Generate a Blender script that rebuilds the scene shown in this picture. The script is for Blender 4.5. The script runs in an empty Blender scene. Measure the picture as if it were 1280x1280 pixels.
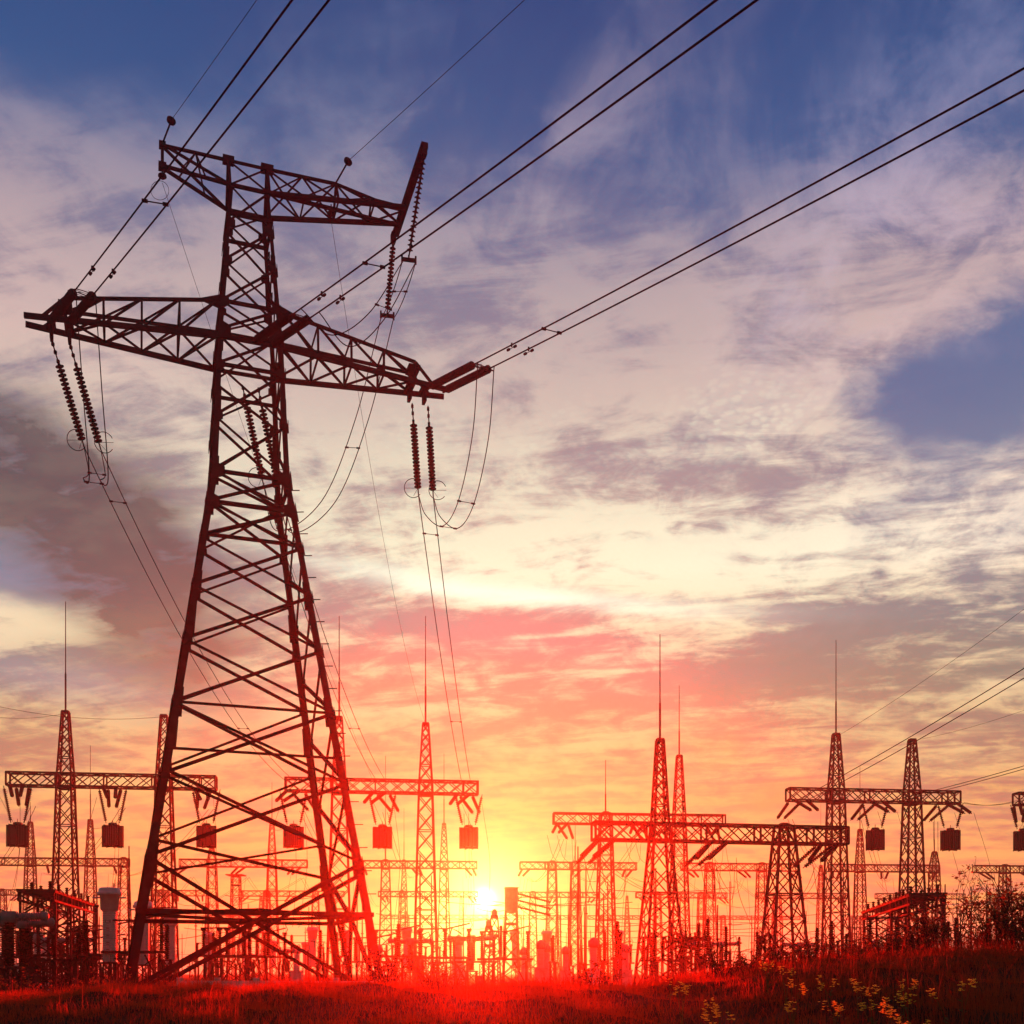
import bpy, math, random
import numpy as np
from mathutils import Vector, Matrix

random.seed(7)
rng = np.random.default_rng(7)
R = math.radians
sc = bpy.context.scene
COL = sc.collection
EYE = 1.5                      # camera height; Z below always means height above the eye
F = 1380.0                     # focal length in pixels of the 1280 px photograph
HY = 1215.0                    # horizon row


def W(px, py, D):
    """a point of the place at depth D seen at photograph pixel (px, py)"""
    return Vector(((px - 640.0) / F * D, D, EYE + (HY - py) / F * D))


def lin(r, g, b):
    def f(c):
        c /= 255.0
        return c / 12.92 if c <= 0.04045 else ((c + 0.055) / 1.055) ** 2.4
    return (f(r), f(g), f(b), 1.0)


# ------------------------------------------------------------------ materials
def new_mat(name):
    m = bpy.data.materials.new(name)
    m.use_nodes = True
    nt = m.node_tree
    nt.nodes.clear()
    out = nt.nodes.new('ShaderNodeOutputMaterial')
    return m, nt, out


def surface(name, c1, c2, rough=0.6, metal=0.0, scale=6.0, bump=0.0, transl=None, spec=0.5):
    m, nt, out = new_mat(name)
    tc = nt.nodes.new('ShaderNodeNewGeometry')
    no = nt.nodes.new('ShaderNodeTexNoise')
    no.inputs['Scale'].default_value = scale
    no.inputs['Detail'].default_value = 5.0
    nt.links.new(tc.outputs['Position'], no.inputs['Vector'])
    rp = nt.nodes.new('ShaderNodeValToRGB')
    rp.color_ramp.elements[0].position = 0.35
    rp.color_ramp.elements[0].color = (*c1, 1)
    rp.color_ramp.elements[1].position = 0.65
    rp.color_ramp.elements[1].color = (*c2, 1)
    nt.links.new(no.outputs['Fac'], rp.inputs['Fac'])
    p = nt.nodes.new('ShaderNodeBsdfPrincipled')
    nt.links.new(rp.outputs['Color'], p.inputs['Base Color'])
    p.inputs['Metallic'].default_value = metal
    p.inputs['Specular IOR Level'].default_value = spec
    mr = nt.nodes.new('ShaderNodeMapRange')
    mr.inputs['To Min'].default_value = max(0.05, rough - 0.12)
    mr.inputs['To Max'].default_value = min(1.0, rough + 0.12)
    nt.links.new(no.outputs['Fac'], mr.inputs['Value'])
    nt.links.new(mr.outputs['Result'], p.inputs['Roughness'])
    if bump:
        bp = nt.nodes.new('ShaderNodeBump')
        bp.inputs['Strength'].default_value = bump
        nt.links.new(no.outputs['Fac'], bp.inputs['Height'])
        nt.links.new(bp.outputs['Normal'], p.inputs['Normal'])
    if transl:
        tr = nt.nodes.new('ShaderNodeBsdfTranslucent')
        tr.inputs['Color'].default_value = (*transl, 1)
        mx = nt.nodes.new('ShaderNodeMixShader')
        mx.inputs['Fac'].default_value = 0.55
        nt.links.new(p.outputs[0], mx.inputs[1])
        nt.links.new(tr.outputs[0], mx.inputs[2])
        nt.links.new(mx.outputs[0], out.inputs['Surface'])
    else:
        nt.links.new(p.outputs[0], out.inputs['Surface'])
    return m


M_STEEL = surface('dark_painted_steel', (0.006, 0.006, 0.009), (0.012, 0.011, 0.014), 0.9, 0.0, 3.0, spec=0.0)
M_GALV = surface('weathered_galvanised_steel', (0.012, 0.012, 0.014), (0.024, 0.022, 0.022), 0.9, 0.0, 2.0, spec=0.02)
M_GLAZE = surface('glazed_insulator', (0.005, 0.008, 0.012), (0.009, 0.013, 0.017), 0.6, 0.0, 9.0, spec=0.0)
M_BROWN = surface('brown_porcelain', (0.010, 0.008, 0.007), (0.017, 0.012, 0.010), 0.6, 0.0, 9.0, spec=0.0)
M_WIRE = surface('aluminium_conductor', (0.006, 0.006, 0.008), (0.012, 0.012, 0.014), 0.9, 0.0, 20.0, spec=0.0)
M_WHITE = surface('grey_porcelain', (0.20, 0.19, 0.19), (0.26, 0.245, 0.24), 0.45, 0.0, 3.0)
M_TANK = surface('grey_equipment_paint', (0.08, 0.08, 0.085), (0.12, 0.115, 0.115), 0.6, 0.0, 3.0, spec=0.1)
M_COIL = surface('dark_coil_varnish', (0.02, 0.016, 0.016), (0.035, 0.028, 0.026), 0.7, 0.0, 14.0, spec=0.2)
M_CONC = surface('old_concrete', (0.16, 0.14, 0.13), (0.26, 0.24, 0.22), 0.9, 0.0, 4.0, 0.3)
M_TWIG = surface('dark_bark', (0.02, 0.014, 0.012), (0.04, 0.028, 0.022), 0.9, 0.0, 20.0, spec=0.1)
M_LEAF = surface('dry_leaf', (0.05, 0.04, 0.018), (0.10, 0.06, 0.022), 0.8, 0.0, 25.0, transl=(0.14, 0.07, 0.02), spec=0.1)
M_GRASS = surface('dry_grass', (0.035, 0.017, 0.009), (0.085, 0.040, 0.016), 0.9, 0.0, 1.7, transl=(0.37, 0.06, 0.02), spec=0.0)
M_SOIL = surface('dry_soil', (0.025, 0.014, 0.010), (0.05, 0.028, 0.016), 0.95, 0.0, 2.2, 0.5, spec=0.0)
M_STEM = surface('green_stem', (0.05, 0.06, 0.018), (0.09, 0.09, 0.03), 0.8, 0.0, 9.0, transl=(0.12, 0.10, 0.03), spec=0.1)
M_PETAL = surface('yellow_petal', (0.75, 0.48, 0.02), (0.82, 0.60, 0.04), 0.6, 0.0, 30.0, transl=(0.85, 0.60, 0.05), spec=0.2)


# ------------------------------------------------------------------ mesh builder
def basis(d):
    d = d.normalized()
    up = Vector((0, 0, 1)) if abs(d.z) < 0.95 else Vector((0, 1, 0))
    s = d.cross(up).normalized()
    t = s.cross(d).normalized()
    return d, s, t


class MB:
    def __init__(self):
        self.v = []
        self.f = []

    def bar(self, p, q, w, h=None):
        p, q = Vector(p), Vector(q)
        if (q - p).length < 1e-5:
            return
        h = h or w
        d, s, t = basis(q - p)
        n = len(self.v)
        for c in (p, q):
            for a, b in ((-1, -1), (1, -1), (1, 1), (-1, 1)):
                self.v.append(c + s * (a * w / 2) + t * (b * h / 2))
        self.f += [(n, n + 3, n + 2, n + 1), (n + 4, n + 5, n + 6, n + 7)]
        for i in range(4):
            j = (i + 1) % 4
            self.f.append((n + i, n + j, n + 4 + j, n + 4 + i))

    def angle(self, p, q, w, t, sx, sy):
        """L-section steel angle along p->q, its flanges running along local x*sx and y*sy"""
        p, q = Vector(p), Vector(q)
        prof = [(0, 0), (w, 0), (w, t), (t, t), (t, w), (0, w)]
        n = len(self.v)
        for c in (p, q):
            for a, b in prof:
                self.v.append(c + Vector((a * sx, b * sy, 0)))
        self.f += [tuple(n + i for i in reversed(range(6))), tuple(n + 6 + i for i in range(6))]
        for i in range(6):
            j = (i + 1) % 6
            self.f.append((n + i, n + j, n + 6 + j, n + 6 + i))

    def box(self, c, sx, sy, sz):
        c = Vector(c)
        n = len(self.v)
        for z in (-1, 1):
            for a, b in ((-1, -1), (1, -1), (1, 1), (-1, 1)):
                self.v.append(c + Vector((a * sx / 2, b * sy / 2, z * sz / 2)))
        self.f += [(n, n + 3, n + 2, n + 1), (n + 4, n + 5, n + 6, n + 7)]
        for i in range(4):
            j = (i + 1) % 4
            self.f.append((n + i, n + j, n + 4 + j, n + 4 + i))

    def plate(self, pts, t):
        """flat steel plate through the polygon pts, thickness t"""
        pts = [Vector(p) for p in pts]
        nrm = (pts[1] - pts[0]).cross(pts[2] - pts[0]).normalized()
        n, k = len(self.v), len(pts)
        for s in (-1, 1):
            for p in pts:
                self.v.append(p + nrm * (s * t / 2))
        self.f += [tuple(n + i for i in reversed(range(k))), tuple(n + k + i for i in range(k))]
        for i in range(k):
            j = (i + 1) % k
            self.f.append((n + i, n + j, n + k + j, n + k + i))

    def tube(self, pts, r, seg=6, r2=None):
        pts = [Vector(p) for p in pts]
        n0 = len(self.v)
        m = len(pts)
        for i, p in enumerate(pts):
            d = (pts[min(i + 1, m - 1)] - pts[max(i - 1, 0)])
            if d.length < 1e-7:
                d = Vector((0, 0, 1))
            _, s, t = basis(d)
            rr = r if r2 is None else r + (r2 - r) * i / (m - 1)
            for k in range(seg):
                a = 2 * math.pi * k / seg
                self.v.append(p + s * (math.cos(a) * rr) + t * (math.sin(a) * rr))
        for i in range(m - 1):
            for k in range(seg):
                l = (k + 1) % seg
                self.f.append((n0 + i * seg + k, n0 + i * seg + l, n0 + (i + 1) * seg + l, n0 + (i + 1) * seg + k))
        self.f.append(tuple(n0 + k for k in reversed(range(seg))))
        self.f.append(tuple(n0 + (m - 1) * seg + k for k in range(seg)))

    def lathe(self, p, q, prof, seg=12):
        """prof: list of (distance along p->q, radius)"""
        p, q = Vector(p), Vector(q)
        d, s, t = basis(q - p)
        n0 = len(self.v)
        for (h, r) in prof:
            for k in range(seg):
                a = 2 * math.pi * k / seg
                self.v.append(p + d * h + s * (math.cos(a) * r) + t * (math.sin(a) * r))
        m = len(prof)
        for i in range(m - 1):
            for k in range(seg):
                l = (k + 1) % seg
                self.f.append((n0 + i * seg + k, n0 + i * seg + l, n0 + (i + 1) * seg + l, n0 + (i + 1) * seg + k))
        self.f.append(tuple(n0 + k for k in reversed(range(seg))))
        self.f.append(tuple(n0 + (m - 1) * seg + k for k in range(seg)))

    def sheds(self, p, q, r, core, pitch, seg=12):
        p, q = Vector(p), Vector(q)
        L = (q - p).length
        n = max(2, int(round(L / pitch)))
        st = L / n
        prof = [(0, core)]
        for i in range(n):
            b = i * st
            prof += [(b + st * 0.25, core), (b + st * 0.55, r), (b + st * 0.72, r * 0.97), (b + st * 0.80, core)]
        prof.append((L, core))
        self.lathe(p, q, prof, seg)

    def ring(self, c, axis, R_, r, a0=0.0, a1=2 * math.pi, n=20):
        d, s, t = basis(Vector(axis))
        pts = []
        for i in range(n + 1):
            a = a0 + (a1 - a0) * i / n
            pts.append(Vector(c) + s * (math.cos(a) * R_) + t * (math.sin(a) * R_))
        self.tube(pts, r, 5)

    def mesh(self, name, mat, smooth=False):
        me = bpy.data.meshes.new(name)
        me.from_pydata([tuple(v) for v in self.v], [], self.f)
        me.materials.append(mat)
        if smooth:
            me.polygons.foreach_set('use_smooth', [True] * len(me.polygons))
        me.update()
        return me

    def build(self, name, mat, parent=None, smooth=False):
        return link(name, self.mesh(name, mat, smooth), parent)


def link(name, me, parent=None, loc=None, rotz=None):
    o = bpy.data.objects.new(name, me)
    COL.objects.link(o)
    if parent is not None:
        o.parent = parent
    if loc is not None:
        o.location = loc
    if rotz is not None:
        o.rotation_euler = (0, 0, rotz)
    return o


def tag(o, label, cat, group=None):
    o['label'] = label
    o['category'] = cat
    if group:
        o['group'] = group
    return o


def thing(name, label, cat, loc=(0, 0, 0), rotz=0.0, group=None):
    o = bpy.data.objects.new(name, None)
    COL.objects.link(o)
    o.empty_display_size = 0.3
    o.location = loc
    o.rotation_euler = (0, 0, rotz)
    return tag(o, label, cat, group)


# ------------------------------------------------------------------ terrain
def sm(a, b, x):
    t = np.clip((x - a) / (b - a), 0, 1)
    return t * t * (3 - 2 * t)


def ground_z(x, y):
    x = np.asarray(x, float)
    y = np.asarray(y, float)
    crest = np.interp(x, [-14, -9, -6, -4, -1, 1.2, 2.6, 3.6, 4.8, 6.2, 8.5, 13],
                      [0.95, 1.02, 1.16, 1.24, 1.22, 1.20, 1.26, 1.44, 1.66, 1.74, 1.70, 1.5])
    crest = crest + 0.04 * np.sin(x * 1.9 + 0.6) + 0.025 * np.sin(x * 4.3 + y * 1.3)
    side = 1 - sm(15, 40, np.abs(x))
    yc = 17.0 + 0.6 * np.sin(x * 0.5)
    prof = np.where(y < yc, sm(1.0, 17.6, y), 1 - sm(18.5, 33, y))
    bumps = 0.05 * np.sin(x * 2.7 + 1.1) * np.sin(y * 1.9 + 0.4) + 0.03 * np.sin(x * 5.1 + y * 3.7)
    near = 1 - sm(30, 60, np.hypot(x, y - 15))
    return crest * prof * side + bumps * near * sm(3, 8, y)


xs = np.unique(np.concatenate([np.linspace(-700, -60, 17), np.linspace(-60, -15, 19), np.arange(-15, 15.01, 0.25),
                               np.linspace(15, 60, 19), np.linspace(60, 700, 17)]))
ys = np.unique(np.concatenate([np.linspace(-700, -40, 14), np.linspace(-40, 4, 12), np.arange(4, 34.01, 0.25),
                               np.linspace(34, 80, 24), np.linspace(80, 700, 26)]))
GX, GY = np.meshgrid(xs, ys)
GZ = ground_z(GX, GY)
nv = GX.size
me = bpy.data.meshes.new('ground')
nx, ny = len(xs), len(ys)
idx = np.arange(nv).reshape(ny, nx)
quads = np.stack([idx[:-1, :-1], idx[:-1, 1:], idx[1:, 1:], idx[1:, :-1]], -1).reshape(-1, 4)
me.from_pydata(np.stack([GX.ravel(), GY.ravel(), GZ.ravel()], 1).tolist(), [], quads.tolist())
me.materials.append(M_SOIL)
me.polygons.foreach_set('use_smooth', [True] * len(me.polygons))
g = link('ground', me)
g['kind'] = 'structure'


def blades(name, n, xr, yr, hmin, hmax, wid, mat, dens=None, lean=0.35):
    x = rng.uniform(*xr, n * 3)
    y = rng.uniform(*yr, n * 3)
    if dens is not None:
        keep = rng.uniform(0, 1, n * 3) < dens(x, y)
        x, y = x[keep][:n], y[keep][:n]
    else:
        x, y = x[:n], y[:n]
    n = len(x)
    z = ground_z(x, y) - 0.02
    patch = np.clip(0.5 + 0.35 * np.sin(x * 1.3 + 2 * np.sin(y * 0.7)) * np.sin(y * 1.1 + x * 0.4) + 0.3 * np.sin(x * 6.1 + 1.7 * np.sin(y * 4.3)) * np.sin(y * 5.3 + 1.3 * np.sin(x * 3.7)) + rng.normal(0, .12, n), 0, 1.2)
    h = rng.uniform(hmin, hmax, n) * (0.35 + 1.15 * patch)
    a = rng.uniform(0, 2 * np.pi, n)
    la = rng.uniform(0, 2 * np.pi, n)
    ln = rng.normal(0, lean, n) * h + 0.10 * h
    w = rng.uniform(0.6, 1.3, n) * wid
    wx, wy = np.cos(a) * w, np.sin(a) * w
    lx, ly = np.cos(la) * ln, np.sin(la) * ln
    V = np.zeros((n, 5, 3))
    V[:, 0] = np.stack([x - wx, y - wy, z], 1)
    V[:, 1] = np.stack([x + wx, y + wy, z], 1)
    V[:, 2] = np.stack([x + lx * 0.3 - wx * .7, y + ly * 0.3 - wy * .7, z + h * 0.55], 1)
    V[:, 3] = np.stack([x + lx * 0.3 + wx * .7, y + ly * 0.3 + wy * .7, z + h * 0.55], 1)
    V[:, 4] = np.stack([x + lx, y + ly, z + h * (1 - 0.25 * np.abs(ln) / h)], 1)
    b = (np.arange(n) * 5)[:, None]
    loops = np.concatenate([b + np.array([[0, 1, 3, 2]]), b + np.array([[2, 3, 4]])], 1).ravel()
    m = bpy.data.meshes.new(name)
    m.vertices.add(n * 5)
    m.vertices.foreach_set('co', V.reshape(-1))
    m.loops.add(n * 7)
    m.loops.foreach_set('vertex_index', loops.astype(np.int32))
    m.polygons.add(n * 2)
    st = np.stack([np.arange(n) * 7, np.arange(n) * 7 + 4], 1).ravel()
    m.polygons.foreach_set('loop_start', st.astype(np.int32))
    m.polygons.foreach_set('loop_total', np.tile([4, 3], n).astype(np.int32))
    m.materials.append(mat)
    m.update(calc_edges=True)
    o = link(name, m)
    o['kind'] = 'stuff'
    return o


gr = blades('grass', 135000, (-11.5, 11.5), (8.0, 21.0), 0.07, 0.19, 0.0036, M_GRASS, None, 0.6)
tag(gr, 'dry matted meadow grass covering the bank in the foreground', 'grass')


def tall(x, y):
    return np.clip(0.08 + 0.9 * sm(2.2, 5.0, x) + 0.35 * sm(0.2, 1.2, -np.abs(x + 1.4) + 1.2), 0, 1)


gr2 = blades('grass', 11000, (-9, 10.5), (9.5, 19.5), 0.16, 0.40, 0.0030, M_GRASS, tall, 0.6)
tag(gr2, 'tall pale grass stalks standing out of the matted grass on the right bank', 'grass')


# ------------------------------------------------------------------ the big tower
ALPHA = R(18.8)
XC, YC = -10.77, 45.0
CA, SA = math.cos(ALPHA), math.sin(ALPHA)


def PL(u, v, Z):
    """tower frame (u along the cross-arms, v away from the camera, Z above eye) -> world"""
    return Vector((XC + u * CA - v * SA, YC + u * SA + v * CA, Z + EYE))


def aw(Z):
    return float(np.interp(Z, [-1.7, 0, 19.6, 25, 31.4], [4.87, 4.6, 1.5, 1.27, 0.77]))


T = thing('transmission_tower', 'huge dark lattice transmission tower with three arms, nearest to the camera', 'pylon',
          (XC, YC, 0), ALPHA)
CORN = ((-1, -1), (1, -1), (1, 1), (-1, 1))


def tl(u, v, Z):          # local to the tower Empty
    return Vector((u, v, Z + EYE))


for (sx, sy) in CORN:
    m = MB()
    lv = [-1.45, 4.2, 10.1, 14.8, 19.6, 22.3, 25.0, 28.2, 31.4]
    for z0, z1 in zip(lv[:-1], lv[1:]):
        zz = (z0 + z1) / 2
        w = float(np.interp(zz, [0, 12, 19, 25, 31], [0.32, 0.27, 0.22, 0.18, 0.13]))
        a0, a1 = aw(z0), aw(z1)
        m.angle(tl(sx * a0, sy * a0, z0), tl(sx * a1, sy * a1, z1), w, 0.035, -sx, -sy)
        # cover plates with bolts where two lengths meet
        if z0 > 0:
            m.angle(tl(sx * (a0 + .012), sy * (a0 + .012), z0 - .55), tl(sx * (aw(z0 + .6) + .012), sy * (aw(z0 + .6) + .012), z0 + .6), w + .05, 0.03, -sx, -sy)
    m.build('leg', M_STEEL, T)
    ft = MB()
    a = aw(-1.45)
    ft.box(tl(sx * (a - .1), sy * (a - .1), -1.5 + .15), 1.1, 1.1, 0.5)
    ft.build('footing', M_CONC, T)

def face_pts(k, Z):
    (x0, y0), (x1, y1) = CORN[k], CORN[(k + 1) % 4]
    a = aw(Z)
    return tl(x0 * a, y0 * a, Z), tl(x1 * a, y1 * a, Z)

def inset(p, q, f):
    return p + (q - p) * f

LEV_A = [4.2, 7.3, 10.1, 12.6, 14.8, 16.8, 18.3, 19.6, 21.8, 23.9, 25.3, 26.5, 28.2, 29.8, 31.4]
LEV_B = [4.2, 5.7, 8.7, 11.4, 13.7, 15.8, 17.6, 19.6, 20.7, 22.9, 24.5, 26.5, 27.4, 29.0, 30.6, 31.4]
LEV = [LEV_A, LEV_A, LEV_B, LEV_A]
for k in range(4):
    m = MB()
    lv = LEV[k]
    side = k in (1, 3)
    def w_at(z):
        return float(np.interp(z, [0, 10, 19, 31], [0.12, 0.105, 0.085, 0.06]))
    # big X under the first panel, doubled angles, with the horizontal through its crossing
    p0, q0 = face_pts(k, -1.2)
    p1, q1 = face_pts(k, 4.2)
    off = Vector((0, 0, 0.42))
    if not side:
        for o_ in (Vector((0, 0, 0)), off) if k == 0 else (off,):
            m.bar(p0 + o_, q1 + o_ - off, 0.16)
        m.bar(q0, p1, 0.14)
    else:
        pc0, qc0 = face_pts(k, 2.2)
        mid = (pc0 + qc0) / 2
        m.bar(p1, mid, 0.15); m.bar(q1, mid, 0.15)
        m.bar(mid, inset(p0, q0, .12), 0.15); m.bar(mid, inset(q0, p0, .12), 0.15)
        m.bar(p1, inset(p0, q0, .30), 0.12); m.bar(q1, inset(q0, p0, .30), 0.12)
    pc, qc = face_pts(k, 2.2)
    m.bar(pc, qc, 0.17)
    for z0, z1 in zip(lv[:-1], lv[1:]):
        a, b = face_pts(k, z0)
        c, d = face_pts(k, z1)
        w = w_at(z0)
        m.bar(a, d, w * 1.15)
        m.bar(b, c, w * 0.85)
    for z in (19.6, 18.3) if not side else (19.6,):
        a, b = face_pts(k, z); m.bar(a, b, 0.13)
    for z in (23.9, 25.0, 26.5, 31.4, 30.2):
        a, b = face_pts(k, z); m.bar(a, b, 0.12)
    if k == 0:
        for z in (8.3, 10.1):
            a, b = face_pts(k, z); m.bar(a, b, 0.09)
    # gusset plates lie in the face plane at the nodes
    for z in lv[:-1]:
        for p, q, s in ((*face_pts(k, z), 1), (*face_pts(k, z)[::-1], 1)):
            e = (q - p).normalized()
            n_up = Vector((0, 0, 1))
            big = 1.5 if abs(z - 19.6) < .1 or abs(z - 18.3) < .1 or abs(z - 25.3) < .1 else 1.0
            wd, hg = 0.32 * big, 0.27 * big
            wd = min(wd, (q - p).length * 0.24)
            # keep plates just outside the face so that nothing is coplanar
            out = Vector((p.x + q.x, p.y + q.y, 0)).normalized() * 0.05
            P = p + out
            hi_ = (face_pts(k, z + hg) if (p - face_pts(k, z)[0]).length < 1e-4 else face_pts(k, z + hg)[::-1])[0] + out
            lo_ = (face_pts(k, z - hg) if (p - face_pts(k, z)[0]).length < 1e-4 else face_pts(k, z - hg)[::-1])[0] + out
            m.plate([lo_, P + e * wd - n_up * hg * .45, P + e * wd + n_up * hg * .45, hi_], 0.02)
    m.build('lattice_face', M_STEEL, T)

m = MB()
a = aw(2.2)
mids = [tl(0, -a, 2.2), tl(a, 0, 2.2), tl(0, a, 2.2), tl(-a, 0, 2.2)]
for i in range(4):
    m.bar(mids[i] + Vector((0, 0, .1)), mids[(i + 1) % 4] + Vector((0, 0, .1)), 0.14)
m.build('diaphragm', M_STEEL, T)
for z in (19.6, 18.3):
    a = aw(z)
    m = MB()
    m.bar(tl(-a, -a, z + .07), tl(a, a, z + .07), 0.08)
    m.bar(tl(-a, a, z - .0), tl(a, -a, z - .0), 0.08)
    m.build('diaphragm', M_STEEL, T)

z = 3.0
while z < 20:
    a = aw(z)
    pg = MB()
    pg.bar(tl(a - .05, -a + .02, z), tl(a + .30, -a - .12, z), 0.03)
    pg.build('step_bolt', M_STEEL, T)
    z += 0.9

# lower cross-arms, left and right
for s in (-1, 1):
    m = MB()
    b0 = aw(25.0)
    t0 = aw(26.5)
    def bot(u, sv):
        return tl(s * u, sv * np.interp(u, [b0, 8.2], [b0, 0.30]), 25.0)
    def top(u, sv):
        return tl(s * u, sv * np.interp(u, [t0, 6.9], [t0, 0.45]), np.interp(u, [t0, 6.9], [26.5, 25.85]))
    stations = [b0, 2.7, 4.1, 5.5, 6.9]
    for sv in (-1, 1):
        m.bar(bot(b0, sv), bot(8.35, sv), 0.13, 0.19)
        m.bar(top(t0, sv), top(6.9, sv), 0.11)
        m.bar(top(6.9, sv), bot(7.75, sv), 0.10)
        for i, u in enumerate(stations[1:]):
            m.bar(bot(u, sv), top(u, sv), 0.085)
        for u0, u1 in zip(stations[:-1], stations[1:]):
            m.bar(top(max(u0, t0), sv), bot(u1, sv), 0.075)
    for u0, u1 in zip(stations[:-1], stations[1:]):
        m.bar(bot(u0, -1), bot(u1, 1), 0.07)
        m.bar(bot(u0, 1) + Vector((0, 0, .05)), bot(u1, -1) + Vector((0, 0, .05)), 0.07)
        m.bar(top(max(u0, t0), -1), top(u1, 1), 0.06)
        m.bar(bot(u1, -1), bot(u1, 1), 0.07)
        m.bar(top(u1, -1), top(u1, 1), 0.06)
    # heavy end plates that carry the strings
    for u in (6.75, 7.4):
        m.box(tl(s * u, 0, 25.0), 0.30, 0.8, 0.16)
        m.box(tl(s * u, 0, 24.65), 0.12, 0.4, 0.45)
    m.box(tl(s * 6.9, 0, 25.75), 0.5, 0.7, 0.16)
    m.plate([tl(s * (t0 - .1), -t0 - .02, 26.75), tl(s * (t0 + .9), -t0 + .12, 26.45), tl(s * (t0 - .1), -t0 - .02, 26.1)], 0.03)
    m.build('cross_arm', M_STEEL, T)

# upper arm: short to the left, long to the right, ending in the transverse boom
m = MB()
ta = aw(31.4)
pkL, pkR = tl(-ta, 0, 32.9), tl(ta, 0, 32.9)
for s, pk in ((-1, pkL), (1, pkR)):
    for sv in (-1, 1):
        m.bar(tl(s * ta, sv * ta, 31.4), pk, 0.13)
m.bar(pkL, pkR, 0.09)
m.bar(tl(-ta, -ta, 31.4), pkR, 0.06); m.bar(pkL, tl(ta, -ta, 31.4), 0.06)
tipt, tipb = tl(-3.32, 0, 32.9), tl(-3.32, 0, 32.05)
m.bar(pkL, tipt, 0.10); m.bar(tipt, tipb, 0.12)
for sv in (-1, 1):
    m.bar(tl(-ta, sv * ta, 31.4), tipb + Vector((0, sv * .06, 0)), 0.11)
    m.bar(tl(-ta, sv * ta, 31.4), tipt + Vector((0, sv * .06, 0)), 0.09)
    m.bar(inset(pkL, tipt, .5), inset(tl(-ta, sv * ta, 31.4), tipb, .35), 0.05)
    m.bar(inset(pkL, tipt, .5), inset(tl(-ta, sv * ta, 31.4), tipb, .75), 0.05)
m.box(tipb, 0.3, 0.3, 0.22); m.box(tipt, 0.26, 0.26, 0.2)
m.box(pkL, 0.45, 0.3, 0.24); m.box(pkR, 0.5, 0.3, 0.26)
UE = 6.44
def ub(u, sv):
    return tl(u, sv * np.interp(u, [ta, UE], [ta, 0.55]), np.interp(u, [ta, UE], [31.4, 32.25]))
def ut(u):
    return tl(u, 0, np.interp(u, [ta, 3.6, UE], [32.9, 32.95, 32.45]))
st = [ta, 2.2, 3.6, 5.1, UE]
m.bar(ut(ta), ut(3.6), 0.10); m.bar(ut(3.6), ut(UE), 0.09)
for sv in (-1, 1):
    m.bar(ub(ta, sv), ub(UE, sv), 0.15)
    for u0, u1 in zip(st[:-1], st[1:]):
        m.bar(ut(u0), ub(u1, sv), 0.06)
        m.bar(ub(u0, sv), ut(u1), 0.055)
    m.bar(ut(3.6), ub(3.6, sv), 0.09); m.bar(ut(5.1), ub(5.1, sv), 0.07)
for u0, u1 in zip(st[:-1], st[1:]):
    m.bar(ub(u0, -1), ub(u1, 1), 0.06)
    m.bar(ub(u1, -1), ub(u1, 1), 0.06)
m.bar(ub(ta, -1), ub(UE, 1) - Vector((0, 0, .06)), 0.12)
m.build('upper_arm', M_STEEL, T)
m = MB()
m.bar(tl(UE + .03, -3.75, 32.62), tl(UE + .03, 1.45, 32.38), 0.27, 0.24)
m.box(tl(UE + .03, -3.6, 32.42), 0.2, 0.3, 0.3)
m.box(tl(UE - .1, 1.3, 32.1), 0.2, 0.3, 0.4)
m.build('transverse_boom', M_STEEL, T)


# ------------------------------------------------------------------ insulator strings and conductors
def string(name, label, P, Q, group=None, link_len=0.55, tail=0.35, r=0.165, ring=True, pitch=0.165, mat=None, seg=12, ringside=1):
    P, Q = Vector(P), Vector(Q)
    o = thing(name, label, 'insulator', P, 0, group)
    d = (Q - P).normalized()
    L = (Q - P).length
    a, b = d * link_len, d * (L - tail)
    h = MB()
    h.tube([Vector((0, 0, 0)), a], 0.028, 5)
    for f in (0.15, 0.5, 0.9):
        h.box(a * f, 0.1, 0.1, 0.12)
    h.build('fitting', M_STEEL, o)
    h = MB()
    h.tube([b, d * L], 0.03, 5)
    h.build('end_clamp', M_STEEL, o)
    s = MB()
    s.sheds(a, b, r, r * 0.34, pitch, seg)
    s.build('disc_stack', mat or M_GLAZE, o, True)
    if ring:
        _, sx, sy = basis(d)
        g_ = MB()
        c = b + sx * (0.22 * ringside)
        nrm = (d * 0.5 + sy).normalized()
        g_.ring(c, nrm, 0.40, 0.017, 0.4, 5.6)
        g_.tube([b, c + sx * 0.4 * ringside], 0.01, 4)
        g_.tube([b, c + d * 0.36], 0.01, 4)
        g_.build('grading_ring', M_STEEL, o)
    return o


def span(P, Q, sag, n=24):
    P, Q = Vector(P), Vector(Q)
    return [P.lerp(Q, i / n) - Vector((0, 0, 4 * sag * (i / n) * (1 - i / n))) for i in range(n + 1)]


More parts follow.
